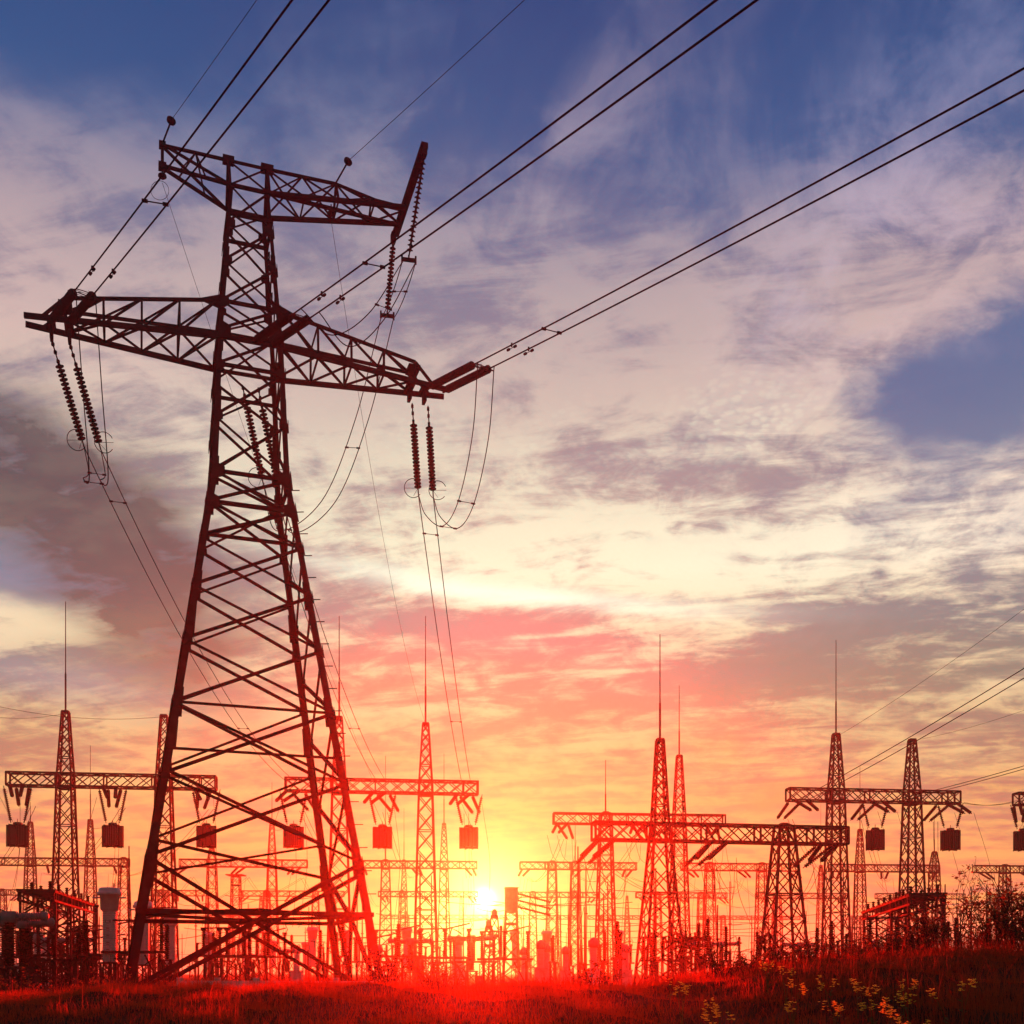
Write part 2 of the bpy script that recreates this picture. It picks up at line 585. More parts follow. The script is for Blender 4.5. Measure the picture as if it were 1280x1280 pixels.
def wires(name, label, cat, paths, r, group=None, spacers=(), dampers=(), seg=6):
    """one bundle of conductors: each wire is a part, spacers tie them, dampers hang below"""
    base = Vector(paths[0][0])
    if len(paths) == 1 and not dampers:
        m_ = MB()
        m_.tube([Vector(p) - base for p in paths[0]], r, seg)
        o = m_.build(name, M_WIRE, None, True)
        o.location = base
        return tag(o, label, cat, group)
    o = thing(name, label, cat, base, 0, group)
    for pts in paths:
        m_ = MB()
        m_.tube([Vector(p) - base for p in pts], r, seg)
        m_.build('wire', M_WIRE, o, True)
    for i in spacers:
        m_ = MB()
        a, b = Vector(paths[0][i]) - base, Vector(paths[1][i]) - base
        m_.tube([a, b], r * 0.7, 5)
        e = (b - a).normalized() * 0.12
        m_.tube([a - e * .4, a + e], r * 2.0, 5)
        m_.tube([b + e * .4, b - e], r * 2.0, 5)
        m_.build('spacer', M_STEEL, o)
    for (k, p) in dampers:
        m_ = MB()
        pts = paths[k]
        a = Vector(p) - base
        i = min(range(len(pts)), key=lambda j: (Vector(pts[j]) - Vector(p)).length)
        i = min(max(i, 1), len(pts) - 1)
        d = (Vector(pts[i]) - Vector(pts[i - 1])).normalized()
        m_.box(a, 0.06, 0.06, 0.14)
        lo = a - Vector((0, 0, 0.12))
        m_.tube([lo - d * .24, lo + d * .24], 0.012, 5)
        m_.tube([lo - d * .30, lo - d * .16], 0.05, 6)
        m_.tube([lo + d * .16, lo + d * .30], 0.05, 6)
        m_.build('vibration_damper', M_STEEL, o)
    return o


# the line runs from the tower over the camera's right shoulder


SLOPE = [-0.262]


def incoming(P, t0, t1=150, n=60):
    out = []
    for i in range(n + 1):
        t = t0 + (t1 - t0) * (i / n) ** 1.6
        out.append(Vector(P) + Vector((0.675 * t, -t, SLOPE[0] * t + 0.0008 * t * t)))
    return out


def on_line(P, t):
    return Vector(P) + Vector((0.675 * t, -t, SLOPE[0] * t + 0.0008 * t * t))


SL = 3.35        # string length measured in t
phases = [
    ('left arm', [PL(-7.4, -.15, 25.05), PL(-6.75, -.2, 25.05)], ('outer', 'inner')),
    ('tower body', [PL(0.1, -1.4, 24.95), PL(0.75, -1.4, 24.95)], ('left', 'right')),
    ('right arm', [PL(7.5, -.15, 25.0), PL(8.2, -.1, 25.0)], ('inner', 'outer')),
]
clamp = {}
for ph, pts, nm in phases:
    SLOPE[0] = -0.226 if ph == 'right arm' else -0.262
    paths, ends = [], []
    for P, w_, sd in zip(pts, nm, (-1, 1)):
        Q = on_line(P, SL)
        string('insulator_string', 'thick dark tension insulator string rising from the %s, %s of its pair' % (ph, w_),
               P, Q, 'tension strings of the incoming line', 0.35, 0.4, ringside=sd)
        paths.append(incoming(P, SL))
        ends.append(Q)
    clamp[ph] = ends
    where = {'left arm': 'steep twin conductor climbing from the left arm of the big tower out of frame',
             'tower body': 'twin conductor climbing rightwards from the body of the big tower',
             'right arm': 'twin conductor climbing from the right arm of the big tower to the right edge'}[ph]
    dm = [(0, on_line(pts[0], SL + 2.0)), (1, on_line(pts[1], SL + 2.0))]
    wires('twin_conductor', where, 'power line', paths, 0.027, None, spacers=({'left arm': 9, 'tower body': 7, 'right arm': 6}[ph],), dampers=dm)

SLOPE[0] = -0.262
# earth wires of the line
for P, lb in ((PL(-3.32, 0, 32.95), 'thin earth wire climbing from the left tip of the top arm'),
              (PL(3.6, 0, 33.0), 'thin earth wire climbing from the middle of the long top arm')):
    Q = on_line(P, 1.0) + Vector((0, 0, .45))
    o = thing('insulator_disc', 'single glass disc insulator where the %s earth wire leaves the top arm' % ('left' if 'left' in lb else 'right'), 'insulator', P)
    m = MB(); m.tube([Vector((0, 0, 0)), (Q - P)], 0.035, 5); m.build('fitting', M_STEEL, o)
    m = MB()
    d = (Q - P).normalized()
    m.lathe((Q - P) - d * .12, (Q - P) + d * .1, [(0, .05), (.03, .17), (.10, .18), (.15, .12), (.2, .05)], 14)
    m.build('disc', M_GLAZE, o, True)
    wires('earth_wire', lb, 'earth wire', [[Q + (p - P - Vector((0, 0, 0))) for p in incoming(P, 0)]], 0.011)

# hanging string with a ring under the left tip and its earth lead
o = thing('insulator_disc', 'small disc insulator with a thin ring hanging under the left tip', 'insulator', PL(-3.32, 0, 32.0))
m = MB(); m.tube([(0, 0, 0), (0, 0, -.45)], 0.03, 5); m.build('fitting', M_STEEL, o)
m = MB(); m.lathe((0, 0, -.25), (0, 0, -.5), [(0, .05), (.04, .16), (.1, .17), (.2, .05)], 14); m.build('disc', M_GLAZE, o, True)
m = MB(); m.ring((-.1, 0, -.9), (0, 1, .1), .36, .010); m.build('arcing_ring', M_STEEL, o)
o = thing('insulator_disc', 'small disc insulator hanging inside the long top arm', 'insulator', PL(3.45, .3, 31.95))
m = MB(); m.tube([(0, 0, .3), (0, 0, -.3)], 0.03, 5); m.build('fitting', M_STEEL, o)
m = MB(); m.lathe((0, 0, .0), (0, 0, -.25), [(0, .05), (.04, .16), (.1, .17), (.2, .05)], 14); m.build('disc', M_GLAZE, o, True)

G2Y = 94.2
# strings and conductors that fall from the arms to the gantry behind
falls = [
    ('left arm', [PL(-7.4, .15, 24.45), PL(-6.75, .15, 24.45)], Vector((0, 2.95, -2.35)), (W(360, 978, G2Y), W(371, 978, G2Y)), 2.0, ('outer', 'inner')),
    ('tower body', [PL(-.1, 1.35, 24.6), PL(0.55, 1.35, 24.6)], Vector((0.15, 2.9, -2.5)), (W(474, 980, G2Y), W(485, 980, G2Y)), 1.6, ('left', 'right')),
    ('right arm', [PL(6.9, .15, 24.4), PL(7.6, .15, 24.4)], Vector((0, 2.9, -2.3)), (W(578, 982, 94.8), W(589, 982, 94.8)), 0.9, ('inner', 'outer')),
]
low = {}
for ph, pts, dv, tg, sag, nm in falls:
    paths, ends = [], []
    for P, w_, t_, sd in zip(pts, nm, tg, (-1, 1)):
        Q = P + dv * 1.10
        string('insulator_string', 'serrated insulator string hanging from the big %s, %s of its pair' % (ph, w_),
               P, Q, 'strings hanging from the big tower', 0.85, 0.3, ringside=sd)
        paths.append(span(Q, t_, sag, 30))
        ends.append(Q)
    low[ph] = ends
    wires('twin_conductor', 'twin conductor falling from the %s of the big tower to the gantry behind' % ph, 'power line', paths, 0.022, None, spacers=(2, 18))

# jumpers
def jump(P, Q, ctrl):
    P, Q = Vector(P), Vector(Q)
    pts = []
    cs = [P] + [Vector(c) for c in ctrl] + [Q]
    # Catmull-Rom through the control points
    ext = [cs[0] * 2 - cs[1]] + cs + [cs[-1] * 2 - cs[-2]]
    for i in range(len(cs) - 1):
        a, b, c, d = ext[i:i + 4]
        for k in range(10):
            t = k / 10
            pts.append(0.5 * ((2 * b) + (c - a) * t + (2 * a - 5 * b + 4 * c - d) * t * t + (3 * b - a - 3 * c + d) * t ** 3))
    pts.append(cs[-1])
    return pts

# left: drops almost straight down past the arm
pa = []
for i in (0, 1):
    A, B = clamp['left arm'][i], low['left arm'][i]
    pa.append(jump(A, B, [A + Vector((.02, .6, -3.2)), A + Vector((-.05, 1.4, -6.0)), B + Vector((.15, -.5, -1.5)), B + Vector((.05, .35, -.9))]))
wires('jumper', 'pair of jumper wires dropping past the left arm to the hanging strings', 'jumper', pa, 0.02, None, spacers=(26, 40))
pa = []
for i in (0, 1):
    A, B = clamp['right arm'][i], low['right arm'][i]
    pa.append(jump(A, B, [A + Vector((-.25, 1.0, -2.4)), A + Vector((-.9, 2.6, -4.4)), A.lerp(B, .62) + Vector((.1, .8, -3.05)), B + Vector((.3, .3, -.8))]))
wires('jumper', 'pair of jumper wires looping below the right arm of the big tower', 'jumper', pa, 0.02, None, spacers=(20, 31))
# middle: carried round the tower on the two strings of the boom
b1 = PL(UE + .03, -3.6, 32.35)
y1 = W(511, 322, 45.5)
b2 = PL(UE - .1, 1.3, 31.95)
y2 = W(484, 392, 48.6)
string('insulator_string', 'long insulator string with brown sheds slanting down from the raised end of the boom', b1, y1, None, 0.2, 0.2, r=0.135, ring=False, mat=M_BROWN)
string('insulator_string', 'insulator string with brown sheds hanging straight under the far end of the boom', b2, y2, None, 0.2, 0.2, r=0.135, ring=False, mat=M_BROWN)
for Y_, lb in ((y1, 'small yoke plate under the slanting string of the boom'), (y2, 'small yoke plate under the straight string of the boom')):
    m = MB()
    m.bar((-.30, 0, -.06), (.30, .05, -.10), 0.06, 0.16)
    m.bar((-.28, 0, .12), (-.28, 0, -.2), 0.07)
    m.bar((.28, .05, .08), (.28, .05, -.25), 0.07)
    m.bar((0, 0, .1), (0, .02, -.06), 0.06)
    o = m.build('yoke_plate', M_STEEL)
    o.location = Y_
    tag(o, lb, 'yoke plate')
L_ = Vector((.28, .05, -.2))
pa, pb, pc = [], [], []
for i, s in ((0, -1), (1, 1)):
    A = on_line(phases[1][1][i], SL + .5)
    B1 = y1 + Vector((s * .28, 0, -.2)); B2 = y2 + Vector((s * .28, 0, -.22)); Cc = low['tower body'][i]
    pa.append(jump(A, B1, [A + Vector((1.0, .8, -.5 - .3 * i)), A.lerp(B1, .62) + Vector((.1, 0, -1.35 - .2 * i))]))
    pb.append(span(B1, B2, 0.25, 10))
    pc.append(jump(B2, Cc, [B2.lerp(Cc, .22) + Vector((-.05, .5, -2.6)), B2.lerp(Cc, .52) + Vector((0, .6, -4.0)), Cc + Vector((.5, .5, -1.9))]))
wires('jumper', 'pair of jumper wires sagging from the tower body up to the boom strings', 'jumper', pa, 0.02, None, spacers=(22,))
wires('jumper', 'short pair of jumper wires joining the two yokes of the boom', 'jumper', pb, 0.02, None, spacers=(4,))
wires('jumper', 'pair of jumper wires sweeping from the boom behind the big tower', 'jumper', pc, 0.02, None, spacers=(13,))
wires('earth_lead', 'thin lead hanging from the left tip past the tower', 'wire', [span(PL(-3.32, 0, 31.4), W(470, 985, 93.5), 1.0, 30)], 0.009)
wires('earth_lead', 'thin lead hanging from the long top arm to the gantry', 'wire', [span(PL(3.45, .3, 31.6), W(532, 905, 94.5), 2.5, 30)], 0.009)


# ------------------------------------------------------------------ gantries of the substation
MESH = {}


def column_mesh(hb, peak, wb, wt, wp, leg=0.15, br=0.07, panel=1.7):
    """square lattice column: wb wide on the ground, wt at beam height hb, wp at the peak"""
    key = ('col', round(hb, 2), round(peak, 2), wb, wt, wp, leg, br, panel)
    if key in MESH:
        return MESH[key]
    m = MB()
    def hw(z):
        return float(np.interp(z, [0, hb, max(peak, hb + .01)], [wb / 2, wt / 2, wp / 2]))
    zs = [0.0]
    while zs[-1] < peak - .3:
        w = hw(zs[-1]) * 2
        zs.append(min(peak, zs[-1] + max(0.7, min(panel, w * 1.15))))
    zs[-1] = peak
    for (sx, sy) in CORN:
        for z0, z1 in zip((0, hb), (hb, peak)):
            if z1 - z0 > .05:
                a, b = hw(z0), hw(z1)
                m.bar((sx * a, sy * a, z0), (sx * b, sy * b, z1), leg if z0 < hb else leg * .8)
    for i, (z0, z1) in enumerate(zip(zs[:-1], zs[1:])):
        a, b = hw(z0), hw(z1)
        for k in range(4):
            (x0, y0), (x1, y1) = CORN[k], CORN[(k + 1) % 4]
            m.bar((x0 * a, y0 * a, z0), (x1 * b, y1 * b, z1), br)
            m.bar((x1 * a, y1 * a, z0), (x0 * b, y0 * b, z1), br)
            if i % 4 == 0:
                m.bar((x0 * a, y0 * a, z0 + .02), (x1 * a, y1 * a, z0 + .02), br)
    # plates at beam height and a cap at the top
    a = hw(hb)
    m.box((0, 0, hb - 1.15), wt + .16, wt + .16, 0.22)
    m.box((0, 0, peak), wp + .05, wp + .05, 0.2)
    for (sx, sy) in CORN:
        m.box((sx * wb / 2, sy * wb / 2, -.1), .45, .45, .6)
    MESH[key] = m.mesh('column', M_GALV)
    return MESH[key]


def beam_mesh(L, d=1.05, ch=0.13, br=0.07, panel=1.25):
    key = ('beam', round(L, 2), d, ch, br, panel)
    if key in MESH:
        return MESH[key]
    m = MB()
    n = max(2, int(round(L / panel)))
    h = d / 2
    for a in (-1, 1):
        for b in (-1, 1):
            m.bar((0, a * h, b * h), (L, a * h, b * h), ch)
    for i in range(n):
        x0, x1 = L * i / n, L * (i + 1) / n
        for a in (-1, 1):
            m.bar((x0, a * h, -h), (x1, a * h, h), br)
            m.bar((x1, a * h, -h), (x0, a * h, h), br)
            m.bar((x0, -h, a * h), (x1, h, a * h), br)
            if i % 3 == 0:
                m.bar((x0 + .01, a * h, -h), (x0 + .01, a * h, h), br * 1.6)
    for x in (0, L):
        for a in (-1, 1):
            m.bar((x, a * h, -h), (x, a * h, h), ch)
            m.bar((x, -h, a * h), (x, h, a * h), ch)
    MESH[key] = m.mesh('beam', M_GALV)
    return MESH[key]


def rod_mesh(L):
    key = ('rod', round(L, 1))
    if key not in MESH:
        m = MB()
        m.tube([(0, 0, 0), (0, 0, L * .35)], 0.075, 6)
        m.tube([(0, 0, L * .35), (0, 0, L)], 0.045, 6, 0.03)
        MESH[key] = m.mesh('lightning_rod', M_GALV)
    return MESH[key]


def row_pt(row, px):
    Y0, k = row                       # the row is the straight line Y = Y0 + k X
    t = (px - 640) / F
    Y = Y0 / (1 - k * t)
    return Vector((t * Y, Y, 0))


GANTRY = []


def gantry(label, row, x0, x1, cols, hb=17.8, wb=2.1, wt=1.1, d=1.05, fat=1.0, group=None, panel=1.25, wp=0.5):
    """cols: (px, peak pixel row or None, rod-top pixel row or None)"""
    A, B = row_pt(row, x0), row_pt(row, x1)
    ang = math.atan2(B.y - A.y, B.x - A.x)
    o = thing('gantry', label, 'gantry', A, ang, group)
    L = (B - A).length
    b = link('beam', beam_mesh(L, d, 0.13 * fat, 0.07 * fat, panel), o, (0, 0, hb - d / 2))
    inv = Matrix.Rotation(-ang, 3, 'Z')
    for px, pk, rd in cols:
        P = row_pt(row, px)
        lo = inv @ (P - A)
        hp = hb + .15 if pk is None else EYE + (HY - pk) / F * P.y
        c = link('column', column_mesh(hb, hp, wb, wt, wp, 0.15 * fat, 0.07 * fat), o, lo)
        if rd:
            ht = EYE + (HY - rd) / F * P.y
            link('lightning_rod', rod_mesh(ht - hp), c, (0, 0, hp))
    GANTRY.append((o, row, x0, x1, hb, d))
    return o


ROW1 = (95.2, 0.119)
ROW2 = (163.5, 0.08)
ROW3 = (225.0, 0.06)
ROW4 = (318.0, 0.05)
ROWA = (113.0, 0.09)
ROWB = (72.9, 0.164)
gantry('tall lattice gantry at the left edge whose left mast carries a long rod', ROW1, 10, 270, [(82, 890, 752), (205, 895, None)])
gantry('lattice gantry seen behind the right legs of the big tower, box traps under it', ROW1, 357, 597, [(424, 897, 770), (532, 905, 770)])
gantry('lattice gantry at the right with one rodded mast and one flat-topped mast', ROW1, 985, 1197, [(1045, 918, 800), (1140, 925, None)])
gantry('lattice gantry cut by the right edge of the photo', ROW1, 1270, 1420, [(1380, 925, None)])
gantry('low heavy gantry on splayed legs right of the sun, nearest of all gantries', ROWB, 742, 1056, [(825, 925, 793), (980, None, None)],
       hb=11.5, wb=2.9, wt=1.0, d=1.15, fat=1.05, wp=0.42)
gantry('slim lattice gantry just behind the splayed-leg gantry, one mast with a rod', ROWA, 692, 905, [(757, None, 950), (849, 945, 857)], wb=2.1)
g2 = 'second row of gantries'
gantry('second-row gantry at the left edge under the hanging box trap', ROW2, -30, 161, [(38, 1028, 1003), (113, 1025, 932), (155, None, None)], group=g2)
gantry('second-row gantry framed inside the big tower between its legs', ROW2, 225, 384, [(265, 1060, None), (340, 1027, 978)], group=g2)
gantry('second-row gantry just left of the sun', ROW2, 443, 596, [(482, None, 945), (555, 1030, 942)], group=g2)
gantry('second-row gantry just right of the sun', ROW2, 650, 795, [(690, None, None), (719, None, 1020)], group=g2)
gantry('second-row gantry seen between the two splayed legs of the low gantry', ROW2, 852, 996, [(887, None, None), (952, None, None)], group=g2)
gantry('second-row gantry under the right-hand box traps', ROW2, 1037, 1172, [(1075, 1037, 957), (1168, 1065, 1020)], group=g2)
gantry('second-row gantry behind the bush at the right edge', ROW2, 1218, 1335, [(1256, None, None), (1325, None, None)], group=g2)
g3 = 'third row of gantries'
T3 = [(-20, 75, 'at the left edge'), (185, 255, 'behind the left leg of the big tower'), (303, 430, 'behind the lower bracing of the big tower'), (473, 597, 'directly left of the sun'),
      (640, 748, 'behind the box-topped stub mast'), (795, 908, 'behind the left splayed leg'), (945, 1058, 'behind the right splayed leg'),
      (1095, 1205, 'behind the slanting frame at the right'), (1235, 1300, 'behind the right-hand bush')]
RODS3 = {3: (505, 1075, 1010), 6: (1026, 1082, 1000), 1: (207, 1085, 1030)}
for i, (a, b, wh) in enumerate(T3):
    cols = [(a + (b - a) * .24, None, None), (a + (b - a) * .72, None, None)]
    if i in RODS3:
        cols[1] = RODS3[i]
    gantry('faint third-row gantry ' + wh, ROW3, a, b, cols, fat=1.15, group=g3, panel=1.6)
g4 = 'farthest gantries'
T4 = [(-10, 90, 'low at the left edge'), (270, 345, 'seen under the tower bracing'), (475, 610, 'just under the sun on the left'), (625, 722, 'just under the sun on the right'), (735, 800, 'between the stub mast and the splayed leg'),
      (872, 1000, 'between the splayed legs'), (1060, 1130, 'behind the twigs at the right')]
for a, b, wh in T4:
    gantry('tiny farthest gantry ' + wh, ROW4, a, b, [(a + (b - a) * .25, None, None), (a + (b - a) * .75, (1120 if (a // 10) % 2 else None), None)], fat=1.4, group=g4, panel=2.2)

# ------------------------------------------------------------------ line traps with their V strings, and tension strings on the beams
def trap_parts():
    m = MB()
    n = 26
    for k in range(n):
        a = 2 * math.pi * k / n
        m.box((math.cos(a) * .74, math.sin(a) * .74, -.9), 0.13, 0.13, 1.55)
    m.lathe((0, 0, -1.68), (0, 0, -.12), [(0, .70), (1.56, .70)], 24)
    body = m.mesh('coil', M_COIL)
    m = MB()
    for z in (-.06, -1.74):
        for k in range(4):
            a = math.pi * k / 4
            m.bar((math.cos(a) * .86, math.sin(a) * .86, z + .01 * k), (-math.cos(a) * .86, -math.sin(a) * .86, z + .01 * k), 0.07, 0.1)
    for k in range(8):
        a = math.pi * k / 4 + .05
        m.bar((math.cos(a) * .84, math.sin(a) * .84, -.02), (math.cos(a) * .84, math.sin(a) * .84, -1.80), 0.05)
    spider = m.mesh('end_spider', M_GALV)
    m = MB()
    m.lathe((0, 0, 0), (0, 0, .3), [(0, .36), (.14, .36), (.22, .30)], 16)
    m.tube([(0, 0, .1), (0, 0, .5)], .03, 5)
    top = m.mesh('tuning_pot', M_COIL)
    return body, spider, top


TRB, TRS, TRT = trap_parts()


def small_string_mesh(L, r=0.15):
    key = ('ss', round(L, 2), r)
    if key not in MESH:
        m = MB()
        m.sheds((0, 0, -.25), (0, 0, -L + .2), r, r * .45, .17, 8)
        m.tube([(0, 0, 0), (0, 0, -.25)], .035, 5)
        m.tube([(0, 0, -L + .2), (0, 0, -L)], .035, 5)
        MESH[key] = m.mesh('insulator_string', M_GLAZE, True)
    return MESH[key]


def hang(name, label, P, Q, group, r=0.15):
    P, Q = Vector(P), Vector(Q)
    o = link(name, small_string_mesh(round((Q - P).length, 1), r))
    o.location = P
    d = (Q - P).normalized()
    o.rotation_mode = 'QUATERNION'
    o.rotation_quaternion = Vector((0, 0, -1)).rotation_difference(d)
    return tag(o, label, 'insulator', group)


TRAPS = [(22, ROW1, 'leftmost box-shaped line trap, hanging near the left edge'),
         (141, ROW1, 'box-shaped line trap between the rodded mast and the big left leg'),
         (258, ROW1, 'line trap drum just inside the left leg of the big tower'),
         (367, ROW1, 'line trap drum just inside the right legs of the big tower'),
         (478, ROW1, 'line trap drum just outside the right legs of the big tower'),
         (586, ROW1, 'orange-lit line trap drum hanging right above the sun'),
         (1094, ROW1, 'line trap drum between the two masts of the right gantry'),
         (1188, ROW1, 'line trap drum at the right end of the right gantry'),
         (1279, ROW1, 'line trap drum half cut by the right edge')]
trap_xy = []
vg = 'V strings carrying the line traps'
for px, row, lb in TRAPS:
    P = row_pt(row, px)
    zt = 17.8 - 1.05
    ztrap = EYE + (HY - 1035 - (px - 640) * .006) / F * P.y
    o = thing('line_trap', lb, 'line trap', (P.x, P.y, ztrap), random.uniform(0, 1), 'line traps under the front gantries')
    link('coil', TRB, o); link('end_spider', TRS, o); link('tuning_pot', TRT, o)
    for s, w_ in ((-1, 'left'), (1, 'right')):
        top = Vector((P.x + s * 1.15, P.y, zt)); bt = Vector((P.x + s * .55, P.y, ztrap + .2))
        ins = hang('insulator_string', '%s string above the %s' % (w_, ' '.join(lb.split(',')[0].split()[:11])), top, bt, vg)
    trap_xy.append((P, ztrap, px))

dr = 'dropper wires under the gantries'
def dropper(P, Q, bow, r=0.016, lb='thin dropper wire hanging from a gantry to the switchgear below'):
    P, Q = Vector(P), Vector(Q)
    mid = P.lerp(Q, .5) + Vector(bow)
    return wires('dropper_wire', lb, 'wire', [jump(P, Q, [mid])], r, dr, seg=5)

for P, zt, px in trap_xy:
    dropper((P.x + .2, P.y, zt - 1.9), (P.x + .5, P.y - 3, 5.2), (.15, 0, .1))
    dropper((P.x - .5, P.y - 2.2, 15.6), (P.x - .4, P.y, zt - .1), (-.9 if px % 2 else .8, -.2, -1.2))
    dropper((P.x + 1.2, P.y - 2.2, 15.6), (P.x + 1.6, P.y - 6, 5.0), (.5, 0, 0))

SHORT = ['left-edge front gantry', 'front gantry behind the big tower legs', 'right-hand front gantry', 'front gantry cut by the right edge',
         'low splayed-leg gantry', 'slim gantry behind the splayed one', 'second-row gantry at the left edge', 'second-row gantry inside the big tower',
         'second-row gantry left of the sun', 'second-row gantry right of the sun', 'second-row gantry between the splayed legs', 'second-row gantry under the right traps',
         'second-row gantry behind the bush'] + ['third-row gantry ' + t[2] for t in T3] + ['farthest gantry'] * len(T4)
ts = 'short tension strings on the gantry beams'
span_ends = {}
bnum = 0
for gi, (o, row, x0, x1, hb, d) in enumerate(GANTRY):
    if row is ROW4:
        continue
    near = row in (ROW1, ROWA, ROWB)
    n = 3
    ends = []
    for j in range(n):
        px = x0 + (x1 - x0) * (0.055 + 0.445 * j)
        if j == 2:
            px = x0 + (x1 - x0) * .935
        P = row_pt(row, px)
        z = hb - d + .05
        for s in (-1, 1):
            for side in ((-1, 1) if near else (-1,)):
                A = Vector((P.x + s * .55, P.y + side * .6, z))
                B = Vector((P.x + s * .30 + side * .9 * (1 if gi % 2 else -1), P.y + side * 2.6, z - 1.35))
                if row is ROWB:
                    B = Vector((P.x + s * .4 - 1.6, P.y + side * 2.2, z - 1.5))
                hang('insulator_string', 'short tension string under the ' + SHORT[gi], A, B, ts, 0.16 if near else .17)
        ends.append((P, z))
    span_ends[gi] = ends

bw = 'bus conductors between the gantry rows'
def bus(P, Q, sag, lb, r=0.022):
    a, b = Vector(P), Vector(Q)
    o_ = Vector((.42, 0, 0))
    return wires('bus_conductor', lb, 'power line', [span(a - o_ * .5, b - o_ * .5, sag, 14), span(a + o_ * .5, b + o_ * .5, sag, 14)], r, bw, seg=5)

pairs = [(0, 6), (1, 8), (2, 11), (4, 10), (5, 9), (6, 13), (7, 14), (7, 15), (8, 16), (9, 17), (10, 19), (11, 20), (12, 21)]
for a, b in pairs:
    if a not in span_ends or b not in span_ends:
        continue
    lb = 'sagging bus conductor running back from the %s' % SHORT[a]
    for (P, z), (Q, zq) in zip(span_ends[a], span_ends[b]):
        bus((P.x, P.y + 2.6, z - 1.35), (Q.x, Q.y - 2.6, zq - 1.35), 2.2, lb)
# droppers in the second and third rows
for gi, ends in span_ends.items():
    if GANTRY[gi][1] in (ROW1,):
        continue
    for (P, z) in ends:
        for s in (-1, 1):
            if random.random() < .75:
                dropper((P.x + s * .8, P.y - 1.8, z - 1.3), (P.x + s * 1.2 + random.uniform(-1, 1), P.y - random.uniform(2, 6), 4.2), (random.uniform(-.4, .4), 0, 0), 0.018)
    if GANTRY[gi][1] in (ROWA, ROWB):
        for (P, z) in ends:       # slack jumper loops
            for s in (-.5, .5):
                wires('jumper', 'slack jumper loop drooping under the ' + SHORT[gi], 'jumper',
                      [jump((P.x - 1.2 + s, P.y - 2.2, z - 1.5), (P.x + 1.0 + s, P.y + 2.2, z - 1.5), [(P.x - .5 + s, P.y - 1, z - 3.6), (P.x + .6 + s, P.y + 1, z - 3.8)])], 0.018,
                      'slack jumper loops', seg=5)

def at0(px, D):
    return (px - 640) / F * D


# other lines that enter the yard
def far_line(label, P, Q, ext, sag, r, name='overhead_line', pair=0.5, cat='power line'):
    P, Q = Vector(P), Vector(Q)
    E = P + (Q - P) * ext
    if not pair:
        return wires(name, label, cat, [span(P, E, sag, 30)], r)
    o_ = Vector((pair / 2, 0, 0))
    return wires(name, label, cat, [span(P - o_, E - o_, sag, 30), span(P + o_, E + o_, sag, 30)], r)

far_line('twin line rising steeply past the flat-topped right mast to the right edge', W(1003, 1000, 97), W(1280, 812, 62), 3.0, 1.5, 0.028, pair=0.9)
far_line('twin line crossing low behind the right gantry towards the right edge', W(1100, 1005, 98), W(1280, 944, 80), 3.0, 1.0, 0.026, pair=0.8)
far_line('thin earth wire from the rodded right mast climbing to the right edge', W(1049, 919, 98.5), W(1280, 732, 72), 2.5, 1.6, 0.012, 'earth_wire', 0, 'earth wire')
far_line('thin earth wire from the flat-topped right mast to the right edge', W(1140, 926, 99), W(1280, 868, 80), 2.5, 1.2, 0.011, 'earth_wire', 0, 'earth wire')
far_line('thin earth wire from the mast behind the left leg to the left edge', W(203, 896, 91.5), W(0, 851, 85), 2.0, 2.0, 0.016, 'earth_wire', 0, 'earth wire')
far_line('thin earth wire from the rodded left mast to the left edge', W(80, 892, 90.5), W(0, 884, 87), 2.0, .8, 0.014, 'earth_wire', 0, 'earth wire')
far_line('twin line sagging from the right end of the right gantry to the edge', W(1202, 1003, 100), W(1290, 995, 99), 1.0, .5, 0.02, pair=0.4)
for i, (ax, ay, bx, by, D0, D1) in enumerate([(590, 1128, 652, 1122, 118, 105), (596, 1135, 650, 1131, 118, 105), (645, 1128, 700, 1140, 105, 120), (650, 1135, 690, 1148, 105, 120),
                                            (700, 1155, 850, 1150, 130, 120), (850, 1160, 1010, 1152, 120, 135), (900, 1168, 1040, 1160, 130, 130), (600, 1160, 800, 1172, 140, 140),
                                            (470, 1142, 610, 1148, 150, 150), (230, 1160, 430, 1168, 140, 140), (1040, 1158, 1250, 1150, 130, 120), (1120, 1130, 1280, 1142, 110, 115),
                                            (0, 1148, 110, 1156, 110, 115), (860, 1145, 1050, 1140, 150, 150), (720, 1128, 860, 1134, 160, 150)]):
    wires('bus_wire', 'thin low bus wire strung between the equipment stands near the ground', 'wire', [span(W(ax, ay, D0), W(bx, by, D1), .5, 12)], 0.035, 'low bus wires', seg=5)

for i in range(30):
    ax = random.uniform(0, 1100)
    bx = ax + random.uniform(90, 260)
    D0 = random.uniform(95, 210)
    zz = random.uniform(5.0, 9.5)
    A = Vector((at0(ax, D0), D0, zz)); D1 = D0 + random.uniform(-6, 6)
    wires('bus_wire', 'thin low bus wire strung between the equipment stands near the ground', 'wire', [span(A, Vector((at0(bx, D1), D1, zz + random.uniform(-.6, .6))), random.uniform(.3, .9), 12)], 0.032, 'low bus wires', seg=5)

# ------------------------------------------------------------------ switchgear on the ground
def lattice_stand(m, h, w, n=3, leg=.09, br=.05):
    for (sx, sy) in CORN:
        m.bar((sx * w / 2, sy * w / 2, 0), (sx * w / 2, sy * w / 2, h), leg)
    for i in range(n):
        z0, z1 = h * i / n, h * (i + 1) / n
        for k in range(4):
            (x0, y0), (x1, y1) = CORN[k], CORN[(k + 1) % 4]
            m.bar((x0 * w / 2, y0 * w / 2, z0), (x1 * w / 2, y1 * w / 2, z1), br)
    m.box((0, 0, h + .04), w + .2, w + .2, .1)


